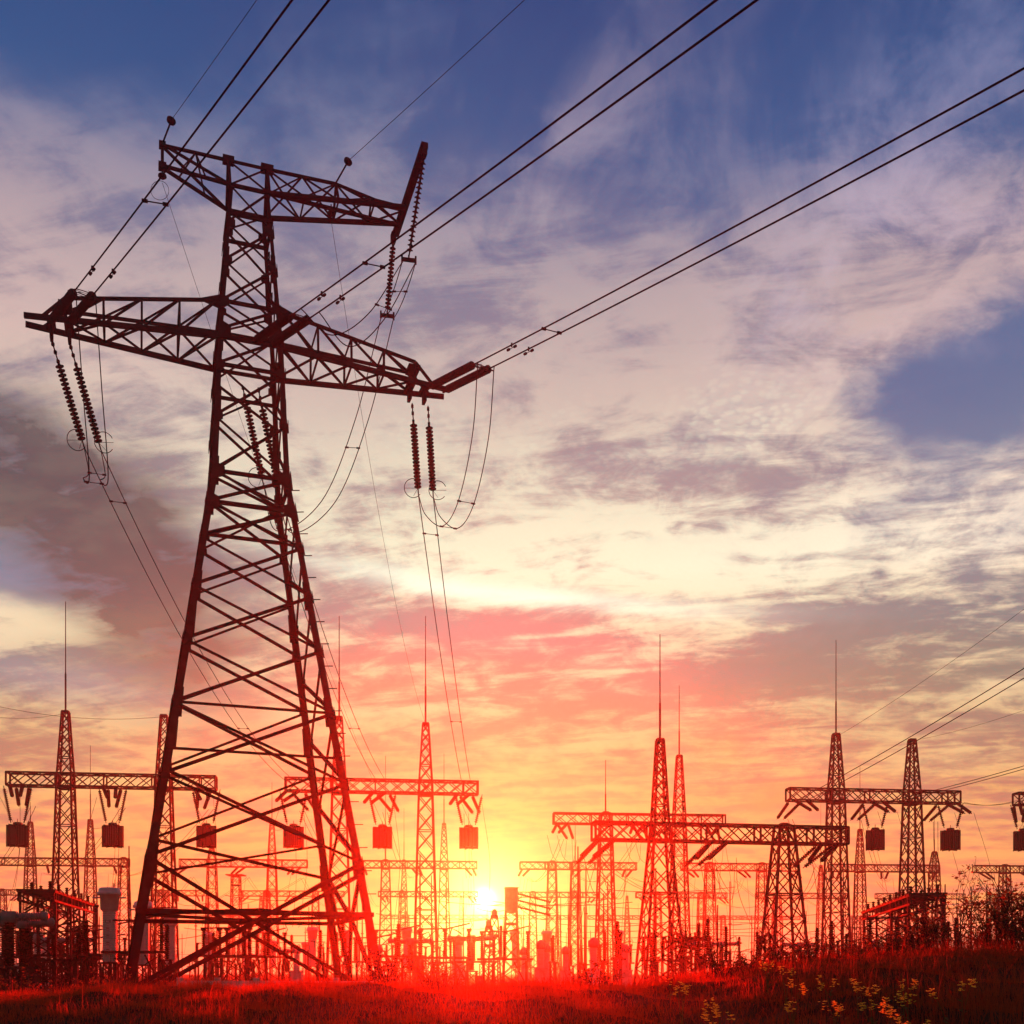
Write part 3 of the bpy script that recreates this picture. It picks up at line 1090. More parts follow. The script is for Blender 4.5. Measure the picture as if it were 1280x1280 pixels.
def kit_post():
    a = MB(); lattice_stand(a, 2.3, .4); st_ = a.mesh('stand', M_GALV)
    b = MB(); b.sheds((0, 0, 2.4), (0, 0, 4.2), .16, .09, .12, 10); b.lathe((0, 0, 4.2), (0, 0, 4.4), [(0, .11), (.12, .11), (.2, .05)], 10)
    return [('stand', st_), ('porcelain', b.mesh('porcelain', M_BROWN, True))]


def kit_bushing():
    a = MB(); a.box((0, 0, .9), .9, .9, 1.8); a.box((0, 0, 1.85), 1.05, 1.05, .1); st_ = a.mesh('pedestal', M_CONC)
    b = MB(); b.sheds((0, 0, 1.9), (0, 0, 3.3), .30, .22, .11, 14)
    c = MB(); c.lathe((0, 0, 3.3), (0, 0, 4.0), [(0, .26), (.05, .36), (.45, .36), (.55, .26), (.7, .08)], 14)
    return [('pedestal', st_), ('porcelain', b.mesh('porcelain', M_WHITE, True)), ('expansion_head', c.mesh('expansion_head', M_TANK, True))]


def kit_ct():
    a = MB(); lattice_stand(a, 2.0, .8, 2); st_ = a.mesh('stand', M_GALV)
    b = MB(); b.sheds((0, 0, 2.1), (0, 0, 5.0), .42, .36, .10, 18)
    c = MB(); c.lathe((0, 0, 5.0), (0, 0, 6.35), [(0, .42), (.1, .50), (.85, .52), (.87, .66), (1.05, .68), (1.08, .60), (1.2, .60), (1.3, .52)], 18)
    c.bar((-.9, 0, 5.75), (.9, 0, 5.75), .09)
    return [('stand', st_), ('porcelain', b.mesh('porcelain', M_WHITE, True)), ('head_tank', c.mesh('head_tank', M_WHITE, True))]


def kit_breaker():
    a = MB(); lattice_stand(a, 1.6, .7, 2); a.box((.5, 0, .9), .5, .4, .9); st_ = a.mesh('stand', M_GALV)
    b = MB(); b.sheds((0, 0, 1.7), (0, 0, 3.6), .26, .18, .11, 12)
    c = MB(); c.box((0, 0, 3.8), .55, .5, .5)
    for s in (-1, 1):
        c.sheds((s * .28, 0, 3.8), (s * 1.35, 0, 3.85), .19, .15, .1, 12)
        c.lathe((s * 1.35, 0, 3.85), (s * 1.6, 0, 3.87), [(0, .2), (.18, .2), (.25, .1)], 12)
    hs = []
    for s in (-1, 1):
        d = MB()
        d.tube([(s * 1.45, 0, 3.95), (s * 1.30, 0, 4.5), (s * .95, 0, 4.35), (s * .6, 0, 4.1)], .045, 5)
        hs.append(('horn', d.mesh('horn', M_GALV)))
    return [('stand', st_), ('porcelain', b.mesh('porcelain', M_BROWN, True)), ('interrupter', c.mesh('interrupter', M_TANK, True))] + hs


def kit_disc():
    a = MB()
    for x in (-1.3, 1.3):
        a.bar((x, 0, 0), (x, 0, 2.4), .16)
        a.bar((x, 0, .9), (x * .4, 0, 2.35), .07)
    a.bar((-1.7, -.25, 2.48), (1.7, -.25, 2.48), .14); a.bar((-1.7, .25, 2.48), (1.7, .25, 2.48), .14)
    a.bar((-1.3, 0, .7), (1.3, 0, 2.3), .05); a.bar((1.3, .06, .7), (-1.3, .06, 2.3), .05)
    ps = []
    for x in (-1.4, 0, 1.4):
        b = MB()
        b.sheds((x, 0, 2.56), (x, 0, 4.05), .15, .08, .12, 9)
        ps.append(('porcelain', b.mesh('porcelain', M_BROWN, True)))
    c = MB()
    c.tube([(-1.5, 0, 4.15), (0, 0, 4.18)], .05, 6)
    c.tube([(0, 0, 4.15), (1.45, 0, 4.5)], .05, 6)
    for x in (-1.4, 0, 1.4):
        c.box((x, 0, 4.12), .3, .22, .16)
    c.tube([(1.4, 0, 4.1), (1.6, 0, 4.4), (1.45, 0, 4.7)], .03, 5)
    return [('frame', a.mesh('frame', M_GALV))] + ps + [('switch_blade', c.mesh('switch_blade', M_GALV))]


KITS = {'post_insulator': kit_post(), 'voltage_transformer': kit_bushing(), 'current_transformer': kit_ct(), 'circuit_breaker': kit_breaker(), 'disconnector': kit_disc()}
CATS = {'post_insulator': 'insulator', 'voltage_transformer': 'transformer', 'current_transformer': 'transformer', 'circuit_breaker': 'circuit breaker', 'disconnector': 'switch'}


def put(kind, x, y, rz, label, group=None, s=1.0, sz=None):
    o = thing(kind, label, CATS[kind], (x, y, float(ground_z(x, y)) - .02), rz, group)
    o.scale = (s, s, sz or s)
    for nm, me_ in KITS[kind]:
        link(nm, me_, o)
    return o


def at(px, D):
    return (px - 640) / F * D


put('current_transformer', at(137, 62), 62, .2, 'tall grey porcelain column with a broad cap left of the big tower leg', s=1.0, sz=.99)
put('current_transformer', at(179, 70), 70, .2, 'grey porcelain column half hidden by the left leg of the big tower', s=.95)
put('current_transformer', at(213, 78), 78, .2, 'grey porcelain column just right of the left tower leg', s=.95)
put('circuit_breaker', at(12, 50), 50, .15, 'bulky T-shaped circuit breaker with a horizontal tank at the left edge', s=1.05)
put('circuit_breaker', at(30, 56), 56, -.2, 'second T-shaped circuit breaker at the left edge, farther back', s=1.05)
put('circuit_breaker', at(513, 72), 72, .05, 'T-shaped circuit breaker with horns right of the big tower legs', s=.92)
put('circuit_breaker', at(589, 70), 70, -.05, 'T-shaped circuit breaker with horns right below the sun', s=.95)
put('voltage_transformer', at(655, 74), 74, 0, 'squat transformer on a pedestal right of the stub mast', s=.8)
put('voltage_transformer', at(676, 78), 78, 0, 'stout transformer between the stub mast and the gantry column', s=.95)
put('voltage_transformer', at(707, 80), 80, 0, 'transformer with a rounded head behind the gantry column', s=.85)
put('voltage_transformer', at(776, 70), 70, 0, 'round-headed transformer left of the splayed gantry leg', s=.85)
put('voltage_transformer', at(742, 66), 66, 0, 'round-headed transformer below the left end of the low gantry', s=.9)

# stub mast with a closed box on top, right of the sun
P = Vector((at(639, 100), 100, 0))
o = thing('stub_mast', 'stocky lattice stub mast with a closed box on top, right of the sun', 'mast', P, .1)
link('column', column_mesh(7.0, 7.2, 1.5, 1.0, .9, .13, .07, 1.3), o)
m = MB(); m.box((0, 0, 7.95), 1.1, 1.1, 2.2); m.box((0, 0, 9.1), 1.25, 1.2, .1); m.build('box', M_TANK, o)
for i, z in enumerate((7.4, 8.0, 8.6)):
    m = MB()
    m.sheds((.6, 0, z), (3.6, 0, z - .75), .14, .07, .16, 8)
    m.build('arm_insulator', M_BROWN, o, True)
P = Vector((at(295, 170), 170, 0))
o = thing('lattice_mast', 'far lattice mast with a flat crown and ring inside the big tower', 'mast', P)
link('column', column_mesh(16.0, 16.2, 1.7, 1.2, 1.2), o)
m = MB(); m.box((0, 0, 16.4), 2.6, 2.6, .14); m.ring((0, 0, 10.5), (0, 0, 1), 4.6, .10); m.ring((0, 0, 10.0), (0, 0, 1), 4.6, .08)
for k in range(8):
    a = k * math.pi / 4
    m.bar((0, 0, 10.2), (4.6 * math.cos(a), 4.6 * math.sin(a), 10.4), .08)
m.build('crown', M_GALV, o)
P = Vector((at(616, 74), 74, 0))
for px, D, lb, h in ((611, 74, 'short dark lattice post right below the sun, the shorter of two', 4.4), (618, 72, 'short dark lattice post right below the sun, the taller of two', 5.0)):
    o = thing('lattice_post', lb, 'post', (at(px, D), D, 0))
    link('column', column_mesh(h, h + .1, .9, .45, .42, .10, .06, .6), o)
    m = MB(); m.lathe((0, 0, h), (0, 0, h + .6), [(0, .2), (.45, .2), (.6, .1)], 10); m.build('cap', M_TANK, o)


# slanting-looking bus frames that run away from the camera
def bus_frame(label, P, Q, h, group=None):
    P, Q = Vector((*P, 0)), Vector((*Q, 0))
    ang = math.atan2(Q.y - P.y, Q.x - P.x)
    L = (Q - P).length
    o = thing('bus_rack', label, 'rack', P, ang, group)
    m = MB()
    for y in (-.9, .9):
        m.bar((0, y, h), (L, y, h), .15)
        m.bar((0, y, h - .5), (L, y, h - .5), .12)
    n = int(L / 1.1)
    for i in range(n + 1):
        x = L * i / n
        m.bar((x, -1.0, h + .05), (x, 1.0, h + .05), .12)
        m.bar((x, -.9, h - .5), (x, -.9, h), .08); m.bar((x, .9, h - .5), (x, .9, h), .08)
    m.build('beam', M_GALV, o)
    for i in range(4):
        m = MB()
        x = L * (i + .1) / 3.2
        m.bar((x, -.9, 0), (x, -.9, h), .13); m.bar((x, .9, 0), (x, .9, h), .13)
        for z in np.arange(.2, h - 1, 1.1):
            m.bar((x, -.9, z), (x, .9, z + 1.1), .08); m.bar((x, .9, z), (x, -.9, z + 1.1), .08)
        m.build('trestle', M_GALV, o)
    if 'rack_ins' not in MESH:
        m = MB()
        m.sheds((0, 0, .1), (0, 0, .6), .11, .07, .12, 8)
        MESH['rack_ins'] = m.mesh('insulator', M_BROWN, True)
    for i in range(n):
        link('insulator', MESH['rack_ins'], o, (L * (i + .5) / n, (i % 2 - .5) * 1.2, h))
    return o


bus_frame('dark bus rack on trestles running away behind the left edge breakers', (at(45, 60), 60), (at(104, 74), 74), 5.9)
bus_frame('dark bus rack on trestles seen slanting at the right before the bushes', (at(1160, 60), 60), (at(1095, 78), 78), 5.7)
bus_frame('small bus rack between the right splayed leg and the hill crest', (at(872, 78), 78), (at(840, 92), 92), 3.9)

# rows of smaller switchgear
ROWS = [(60, 3.0, ('post_insulator', 'disconnector', 'post_insulator')), (66, 3.0, ('disconnector', 'post_insulator', 'post_insulator')), (74, 3.2, ('post_insulator', 'post_insulator', 'disconnector')), (80, 3.0, ('post_insulator', 'voltage_transformer', 'disconnector')),
        (92, 3.2, ('post_insulator', 'disconnector', 'post_insulator')), (102, 3.4, ('post_insulator', 'disconnector', 'circuit_breaker')), (128, 3.8, ('disconnector', 'post_insulator', 'current_transformer')),
        (150, 4.2, ('disconnector', 'circuit_breaker', 'post_insulator')), (190, 5.0, ('disconnector', 'post_insulator', 'current_transformer'))]
NICE = {'post_insulator': 'slim post insulator', 'voltage_transformer': 'squat pedestal transformer', 'current_transformer': 'tall porcelain-columned transformer',
        'circuit_breaker': 'T-shaped circuit breaker', 'disconnector': 'three-post disconnector switch'}
taken = [(at(p, 70), 70) for p in (137, 179, 213, 513, 589, 655, 707, 776, 742)]
for D, stp, kinds in ROWS:
    xm = D * .49
    x = -xm + random.uniform(0, 2)
    while x < xm:
        px = 640 + x / D * F
        dens = .97 if (px < 130 or 255 < px < 480 or 640 < px < 820) else .75
        if 220 < px < 255 or 360 < px < 375:
            dens = .1
        k = random.choice(kinds)
        y = D + random.uniform(-2.5, 2.5)
        ok = all(math.hypot(x - tx, y - ty) > 3.2 for tx, ty in taken)
        # keep clear of gantry feet
        for (o, row, gx0, gx1, hb, d) in GANTRY:
            pass
        if ok and random.random() < dens:
            part_ = 'left third' if px < 427 else ('middle' if px < 853 else 'right third')
            dist = 'front' if D < 90 else ('middle' if D < 140 else 'back')
            put(k, x, y, random.choice((0, math.pi / 2, .1)), '%s in the %s switchgear row below the gantries, %s of the yard' % (NICE[k], dist, part_),
                '%s, %s row, %s of the yard' % (NICE[k], dist, part_), s=random.uniform(.85, 1.1))
            taken.append((x, y))
        x += stp * random.uniform(.8, 1.2)

for i, (px, D, k) in enumerate([(4, 47, 'post_insulator'), (22, 58, 'disconnector'), (48, 54, 'post_insulator'), (66, 50, 'disconnector'), (84, 55, 'post_insulator'), (100, 52, 'post_insulator'),
                                (118, 57, 'disconnector'), (58, 64, 'voltage_transformer'), (92, 66, 'circuit_breaker'), (36, 49, 'post_insulator'), (108, 48, 'post_insulator'), (76, 70, 'circuit_breaker')]):
    D += 14
    put(k, at(px, D), D, random.choice((0, .2, 1.4)), '%s in the crowded switchgear left of the big tower leg' % NICE[k], '%s left of the big tower' % NICE[k])

pg_ = 'slender poles standing in the yard'
def pole_mesh(h):
    if ('pole', h) not in MESH:
        m = MB(); m.tube([(0, 0, 0), (0, 0, h * .6), (0, 0, h)], .10, 6, .05); m.box((0, 0, h * .6), .3, .3, .12)
        MESH[('pole', h)] = m.mesh('slender_pole', M_GALV)
    return MESH[('pole', h)]
for i in range(110):
    D = random.uniform(85, 240)
    px = random.uniform(5, 1275)
    o = link('slender_pole', pole_mesh(random.choice((7, 8.5, 10, 12))))
    o.location = (at(px, D), D, 0)
    tag(o, 'slender grey pole rising from the crowded yard, %s part of the photo' % ('left' if px < 427 else 'middle' if px < 853 else 'right'), 'pole', pg_ + (' left' if px < 427 else ' middle' if px < 853 else ' right'))

# low wall behind the grass, under the big tower
m = MB()
A, B = (at(222, 36), 36.0), (at(470, 34), 34.0)
L = math.hypot(B[0] - A[0], B[1] - A[1])
o = thing('concrete_wall', 'low straight concrete wall behind the grass under the big tower', 'wall', (A[0], A[1], 0), math.atan2(B[1] - A[1], B[0] - A[0]))
n = 5
m = MB()
for i in range(n):
    m.box((L * (i + .5) / n, 0, .62), L / n - .02, .10, 1.20)
m.build('panel', M_CONC, o)
m = MB()
for i in range(n + 1):
    m.box((L * i / n, .12, .66), .16, .14, 1.32)
m.build('post', M_CONC, o)


# ------------------------------------------------------------------ shrubs, weeds, flowers
def shrub(label, x, y, h, n, spread, leaves, r0=0.012, group=None, lean=0.0):
    o = thing('shrub', label, 'shrub', (x, y, float(ground_z(x, y)) - .03), 0, group)
    st_, lf = MB(), MB()
    def leaf(p, s):
        a = random.uniform(0, 6.28)
        e = Vector((math.cos(a), math.sin(a), random.uniform(-.5, .6))).normalized()
        f = e.cross(Vector((random.uniform(-1, 1), random.uniform(-1, 1), random.uniform(-.3, 1)))).normalized()
        k = len(lf.v)
        lf.v += [p, p + e * s * .5 + f * s * .28, p + e * s, p + e * s * .5 - f * s * .28]
        lf.f.append((k, k + 1, k + 2, k + 3))
    def grow(p, d, L, r, depth):
        pts = [p]
        segs = 5
        for i in range(segs):
            d = (d + Vector((random.gauss(0, .13), random.gauss(0, .13), random.gauss(0.02, .10)))).normalized()
            p = p + d * (L / segs)
            pts.append(p)
            if depth > 0 and i >= 1 and random.random() < .75:
                sd = (d + Vector((random.gauss(0, .6), random.gauss(0, .6), random.gauss(.1, .35)))).normalized()
                grow(p, sd, L * random.uniform(.3, .55), r * .6, depth - 1)
            if random.random() < leaves * (1.0 if depth == 0 else .5):
                for _ in range(random.choice((1, 1, 2, 3))):
                    leaf(p + Vector((random.gauss(0, .02), random.gauss(0, .02), random.gauss(0, .02))), random.uniform(.03, .075))
        st_.tube(pts, r, 4, max(r * .5, .0022))
    for i in range(n):
        a = random.uniform(0, 6.28)
        t = random.uniform(0, 1)
        d = Vector((math.cos(a) * spread * t + lean, math.sin(a) * spread * t, 1)).normalized()
        grow(Vector((random.gauss(0, .12 * spread + .02), random.gauss(0, .12 * spread + .02), 0)), d, h * random.uniform(.55, 1.0), r0, 2 if h > .8 else 1)
    st_.build('stem', M_TWIG, o)
    if lf.f:
        lf.build('foliage', M_LEAF, o)
    return o


def atg(px, D):
    return at(px, D), D

shrub('dark leafy bush of broken outline near the right edge', *atg(1252, 17.5), 1.12, 24, .5, .5, .011)
shrub('dark leafy bush half cut by the right edge', *atg(1284, 17.0), .95, 20, .65, .5, .011)
shrub('thin bare bush with long curling twigs left of the dense bush', *atg(1203, 17.2), 1.25, 8, .55, .20, .007)
shrub('bare twiggy bush leaning between the two right-hand bushes', *atg(1226, 18.0), 1.0, 14, .7, .3, .009)
shrub('low dark bush in front of the slanting bus frame', *atg(1158, 18.0), .72, 30, .8, .75, .010)
shrub('low twiggy bush at the foot of the right gantry mast', *atg(1112, 18.3), .52, 24, .9, .5, .009)
shrub('low scrub on the hill crest under the low gantry', *atg(968, 18.0), .42, 20, .9, .25, .007)
for i_, (px_, h_) in enumerate([(1020, .38), (1062, .36), (1085, .42), (1138, .5), (1180, .55), (1222, .5), (930, .35), (1000, .30), (1268, .6)]):
    shrub('low tangled scrub along the crest of the right bank', *atg(px_, 17.4 + .2 * (i_ % 3)), h_, 22, 1.1, .35, .006, 'low scrub along the crest')
shrub('scrub on the slope right of the left splayed leg', *atg(905, 17.6), .50, 22, .9, .15, .007)
shrub('round scrubby bush at the right foot of the big tower', *atg(484, 20.0), .62, 34, 1.0, .6, .009)
shrub('round scrubby bush right of the big tower, under the horned breaker', *atg(545, 18.5), .50, 30, 1.0, .5, .009)
shrub('scrubby bush left of the big tower leg', *atg(120, 24.0), .75, 30, 1.1, .6, .010)
shrub('small bare bush just right of the left tower leg', *atg(238, 25.0), .75, 24, .9, .15, .008)
shrub('dark scrub at the left edge', *atg(15, 22.0), .70, 30, 1.1, .6, .010)
shrub('scrub bush on the bank under the stub mast', *atg(735, 18.2), .46, 26, 1.0, .35, .008)

FL = [(876, 1256), (889, 1247), (906, 1258), (991, 1249), (1037, 1220), (1053, 1240), (1073, 1227), (1091, 1231), (1090, 1252), (1126, 1226), (1119, 1247), (1138, 1245),
      (1147, 1272), (1203, 1227), (1186, 1233), (960, 1198), (982, 1202), (838, 1219), (852, 1231), (921, 1274), (1095, 1273), (1129, 1276), (1042, 1252), (992, 1222), (1133, 1234), (1110, 1262)]
NEARTO = ['leftmost', 'tall', 'small']
for i, (px, py) in enumerate(FL):
    hh = random.uniform(.34, .52)
    D = 9.0
    while D < 18:
        z = EYE + (HY - py) / F * D
        if float(ground_z(at(px, D), D)) + hh >= z:
            break
        D += .05
    x = at(px, D)
    o = thing('flowering_plant', 'yellow-flowered weed standing in the red-lit grass of the right bank', 'flower', (x, D, float(ground_z(x, D)) - .02), random.uniform(0, 6), 'yellow flowering weeds on the bank')
    st_, fl = MB(), MB()
    for b in range(random.choice((1, 2, 2, 3))):
        dx, dy = random.gauss(0, .05), random.gauss(0, .05)
        top = Vector((dx * 1.6, dy * 1.6, hh * random.uniform(.8, 1.05)))
        st_.tube([(0, 0, 0), (dx * .5, dy * .5, hh * .5), top], .005, 4, .003)
        for k in range(random.randint(9, 18)):
            c = top + Vector((random.gauss(0, .018), random.gauss(0, .018), random.uniform(-.08, .02)))
            for q in range(4):
                a = q * 1.57 + random.uniform(-.3, .3)
                e = Vector((math.cos(a), math.sin(a), random.uniform(.1, .7))).normalized()
                f = e.cross(Vector((0, 0, 1))).normalized()
                s = random.uniform(.014, .024)
                n0 = len(fl.v)
                fl.v += [c, c + e * s * .6 + f * s * .5, c + e * s * 1.2, c + e * s * .6 - f * s * .5]
                fl.f.append((n0, n0 + 1, n0 + 2, n0 + 3))
    for k in range(5):
        a = random.uniform(0, 6.28); z = hh * random.uniform(.15, .6)
        e = Vector((math.cos(a), math.sin(a), .4)) * .07
        f = Vector((-e.y, e.x, 0)) * .2
        n0 = len(st_.v)
        st_.v += [Vector((0, 0, z)), Vector((0, 0, z)) + e * .5 + f, Vector((0, 0, z)) + e, Vector((0, 0, z)) + e * .5 - f]
        st_.f.append((n0, n0 + 1, n0 + 2, n0 + 3))
    st_.build('stem', M_STEM, o)
    fl.build('blossom', M_PETAL, o)

# ------------------------------------------------------------------ air
HAZE_D = 0.00041
HAZE_G = 0.945
m = MB()
m.box((0, 0, 16.7), 1440, 1440, 37.6)  # haze volume added so the red sun spreads a glow through it
m_, nt, out = new_mat('haze_air')
pv = nt.nodes.new('ShaderNodeVolumePrincipled')
pv.inputs['Color'].default_value = (0.97, 0.95, 0.93, 1)
pv.inputs['Density'].default_value = HAZE_D
pv.inputs['Anisotropy'].default_value = HAZE_G
nt.links.new(pv.outputs[0], out.inputs['Volume'])
hz = m.build('haze', m_)
hz['kind'] = 'stuff'
hz['label'] = 'evening haze added to carry the red glow around the low sun'

# ------------------------------------------------------------------ sky
SUN_PX = (605, 1125)
SUN_AZ = math.atan2(SUN_PX[0] - 640, F)
SUN_EL = math.atan2(HY - SUN_PX[1], math.hypot(F, SUN_PX[0] - 640))
sun_dir = Vector((math.sin(SUN_AZ) * math.cos(SUN_EL), math.cos(SUN_AZ) * math.cos(SUN_EL), math.sin(SUN_EL)))

w = bpy.data.worlds.new('World')
sc.world = w
w.use_nodes = True
nt = w.node_tree
nt.nodes.clear()
N, Lk = nt.nodes, nt.links


def sock(x, inp):
    if isinstance(x, (int, float)):
        inp.default_value = x
    elif isinstance(x, tuple):
        inp.default_value = x
    else:
        Lk.new(x, inp)


def MA(op, a, b=0.0, c=None, clamp=False):
    n = N.new('ShaderNodeMath')
    n.operation = op
    n.use_clamp = clamp
    sock(a, n.inputs[0]); sock(b, n.inputs[1])
    if c is not None:
        sock(c, n.inputs[2])
    return n.outputs[0]


def MIX(f, a, b, mode='MIX'):
    n = N.new('ShaderNodeMix')
    n.data_type = 'RGBA'
    n.blend_type = mode
    n.clamp_factor = True
    sock(f, n.inputs[0]); sock(a, n.inputs[6]); sock(b, n.inputs[7])
    return n.outputs[2]


def RAMP(f, stops):
    n = N.new('ShaderNodeValToRGB')
    cr = n.color_ramp
    while len(cr.elements) < len(stops):
        cr.elements.new(0.5)
    for e, (p, c) in zip(cr.elements, stops):
        e.position = p
        e.color = c
    sock(f, n.inputs[0])
    return n.outputs[0]


def SS(x, a, b):
    n = N.new('ShaderNodeMapRange')
    n.interpolation_type = 'SMOOTHSTEP'
    sock(x, n.inputs['Value'])
    n.inputs['From Min'].default_value = a
    n.inputs['From Max'].default_value = b
    return n.outputs['Result']


def COMB(x, y, z):
    n = N.new('ShaderNodeCombineXYZ')
    sock(x, n.inputs[0]); sock(y, n.inputs[1]); sock(z, n.inputs[2])
    return n.outputs[0]


def NOISE(vec, scale, detail=6.0, rough=0.55, dist=0.0):
    n = N.new('ShaderNodeTexNoise')
    Lk.new(vec, n.inputs['Vector'])
    n.inputs['Scale'].default_value = scale
    n.inputs['Detail'].default_value = detail
    n.inputs['Roughness'].default_value = rough
    n.inputs['Distortion'].default_value = dist
    return n.outputs['Fac']


tc = N.new('ShaderNodeTexCoord')
sep = N.new('ShaderNodeSeparateXYZ')
Lk.new(tc.outputs['Generated'], sep.inputs[0])
dx, dy, dz = sep.outputs
az = MA('ARCTAN2', dx, dy)
hyp = MA('SQRT', MA('ADD', MA('MULTIPLY', dx, dx), MA('MULTIPLY', dy, dy)))
el = MA('ARCTAN2', dz, hyp)
# cloud-plane coordinates: the same cloud deck seen in perspective
den = MA('ADD', MA('MAXIMUM', dz, 0.0), 0.14)
cx, cy = MA('DIVIDE', dx, den), MA('DIVIDE', dy, den)
P1 = COMB(cx, cy, 0.0)
P_st = COMB(MA('ADD', MA('MULTIPLY', cx, 0.55), MA('MULTIPLY', cy, 0.10)), MA('ADD', MA('MULTIPLY', cy, 1.5), MA('MULTIPLY', cx, 0.25)), 3.1)
P_wisp = COMB(MA('ADD', MA('MULTIPLY', cx, 1.0), MA('MULTIPLY', cy, 0.55)), MA('SUBTRACT', MA('MULTIPLY', cy, 0.5), MA('MULTIPLY', cx, 0.9)), 7.7)
warp = NOISE(P1, 1.6, 4.0, 0.6)
n_big = NOISE(P1, 1.15, 7.0, 0.55, 0.4)
n_str = NOISE(P_st, 2.2, 10.0, 0.64, 0.7)
n_wsp = NOISE(P_wisp, 2.3, 10.0, 0.66, 1.0)
n_fin = NOISE(P1, 11.0, 7.0, 0.65, 0.5)
n_fib = NOISE(P_st, 6.0, 9.0, 0.68, 0.7)
waz = MA('ADD', az, MA('MULTIPLY', MA('SUBTRACT', warp, 0.5), 0.22))
wel = MA('ADD', el, MA('ADD', MA('MULTIPLY', MA('SUBTRACT', n_big, 0.5), 0.09), MA('MULTIPLY', MA('SUBTRACT', n_str, 0.5), 0.06)))


waz2 = MA('ADD', az, MA('MULTIPLY', MA('SUBTRACT', warp, 0.5), 0.05))
wel2 = MA('ADD', el, MA('ADD', MA('MULTIPLY', MA('SUBTRACT', n_str, 0.5), 0.022), MA('MULTIPLY', MA('SUBTRACT', n_fib, 0.5), 0.016)))


def blob(px, py, sx, sy, rot=0.0, tight=False):
    """soft patch of sky centred where the photograph shows it; sizes in photograph pixels"""
    a0 = math.atan2(px - 640, F)
    e0 = math.atan2(HY - py, math.hypot(F, px - 640))
    ce = math.cos(e0)
    da = MA('MULTIPLY', MA('SUBTRACT', waz2 if tight else waz, a0), ce)
    de = MA('SUBTRACT', wel2 if tight else wel, e0)
    c, s = math.cos(rot), math.sin(rot)
    u = MA('ADD', MA('MULTIPLY', da, c), MA('MULTIPLY', de, s))
    v = MA('SUBTRACT', MA('MULTIPLY', de, c), MA('MULTIPLY', da, s))
    u = MA('DIVIDE', u, sx / F * ce); v = MA('DIVIDE', v, sy / F * ce)
    r2 = MA('ADD', MA('MULTIPLY', u, u), MA('MULTIPLY', v, v))
    return MA('EXPONENT', MA('MULTIPLY', r2, -1.0))


D60 = R(60)
ef = MA('DIVIDE', wel, D60, clamp=True)


def est(lst):
    return [(d / 60.0, lin(*c)) for d, c in lst]


clear = RAMP(ef, est([(0, (178, 112, 122)), (3, (215, 138, 78)), (7, (222, 146, 74)), (11, (218, 142, 90)), (15, (160, 138, 134)), (20, (118, 124, 150)), (26, (84, 102, 144)),
                      (32, (62, 92, 142)), (37, (36, 76, 132)), (42, (18, 58, 118)), (60, (10, 40, 95))]))
lit = RAMP(ef, est([(0, (190, 120, 130)), (4, (228, 148, 80)), (9, (236, 164, 96)), (13, (230, 184, 136)), (17, (256, 218, 184)), (20, (272, 240, 216)), (24, (250, 216, 196)), (28, (216, 180, 174)),
                    (32, (184, 158, 164)), (37, (116, 118, 152)), (42, (62, 86, 136)), (60, (44, 66, 112))]))
dark = RAMP(ef, est([(0, (160, 94, 114)), (5, (186, 98, 82)), (10, (166, 108, 90)), (14, (132, 116, 104)), (17, (122, 116, 122)), (22, (160, 134, 140)), (28, (152, 130, 144)), (34, (100, 102, 140)),
                     (42, (40, 68, 124)), (60, (30, 54, 100))]))

cov = MA('ADD', MA('MULTIPLY', n_big, 0.50), MA('ADD', MA('MULTIPLY', n_str, 0.30), MA('ADD', MA('MULTIPLY', n_wsp, 0.45), MA('MULTIPLY', n_fin, 0.15))))
cov = MA('SUBTRACT', cov, 0.14)
cov = MA('ADD', cov, MA('MULTIPLY', blob(330, 360, 520, 170), 0.20))
cov = MA('ADD', cov, MA('MULTIPLY', blob(760, 560, 420, 150), 0.25))
cov = MA('ADD', cov, MA('MULTIPLY', blob(1130, 330, 160, 110), 0.10))
cov = MA('SUBTRACT', cov, MA('MULTIPLY', blob(1190, 495, 160, 58), 0.36))
cov = MA('SUBTRACT', cov, MA('MULTIPLY', blob(1000, 60, 330, 170), 0.22))
cov = MA('SUBTRACT', cov, MA('MULTIPLY', blob(60, 20, 330, 130), 0.18))
cov = MA('SUBTRACT', cov, MA('MULTIPLY', blob(60, 720, 130, 34), 0.30))
cov = MA('ADD', cov, MA('MULTIPLY', SS(el, R(24), R(14)), 0.12))
cover = SS(cov, 0.41, 0.67)
def CEN(x, k):
    return MA('MULTIPLY', MA('SUBTRACT', x, 0.5), k)


shade = MA('ADD', 0.54, MA('ADD', CEN(n_str, 0.95), MA('ADD', CEN(n_fib, 1.05), CEN(n_fin, 0.85))))
shade = MA('ADD', shade, MA('MULTIPLY', blob(740, 690, 320, 60, -0.10), 0.10))
shade = MA('ADD', shade, MA('MULTIPLY', blob(1100, 640, 260, 70), 0.06))
shade = MA('ADD', shade, MA('MULTIPLY', blob(70, 775, 140, 26, 0, True), 0.30))
shade = MA('SUBTRACT', shade, MA('MULTIPLY', blob(560, 775, 210, 30, -0.10), 0.25))
shade = MA('SUBTRACT', shade, MA('MULTIPLY', blob(960, 845, 330, 34, 0.03, True), 0.22))
shade = MA('SUBTRACT', shade, MA('MULTIPLY', blob(1040, 766, 150, 18, -0.10, True), 0.30))
shade = MA('SUBTRACT', shade, MA('MULTIPLY', blob(860, 590, 190, 36, -0.25), 0.16))
# thin grey-violet bands low over the yard
band = MA('MULTIPLY', SS(el, R(4.5), R(9)), SS(el, R(17), R(13)))
shade = MA('SUBTRACT', shade, MA('MULTIPLY', band, 0.03))
litf = SS(shade, 0.33, 0.72)
cl = MIX(litf, dark, lit)
sky = MIX(cover, clear, cl)
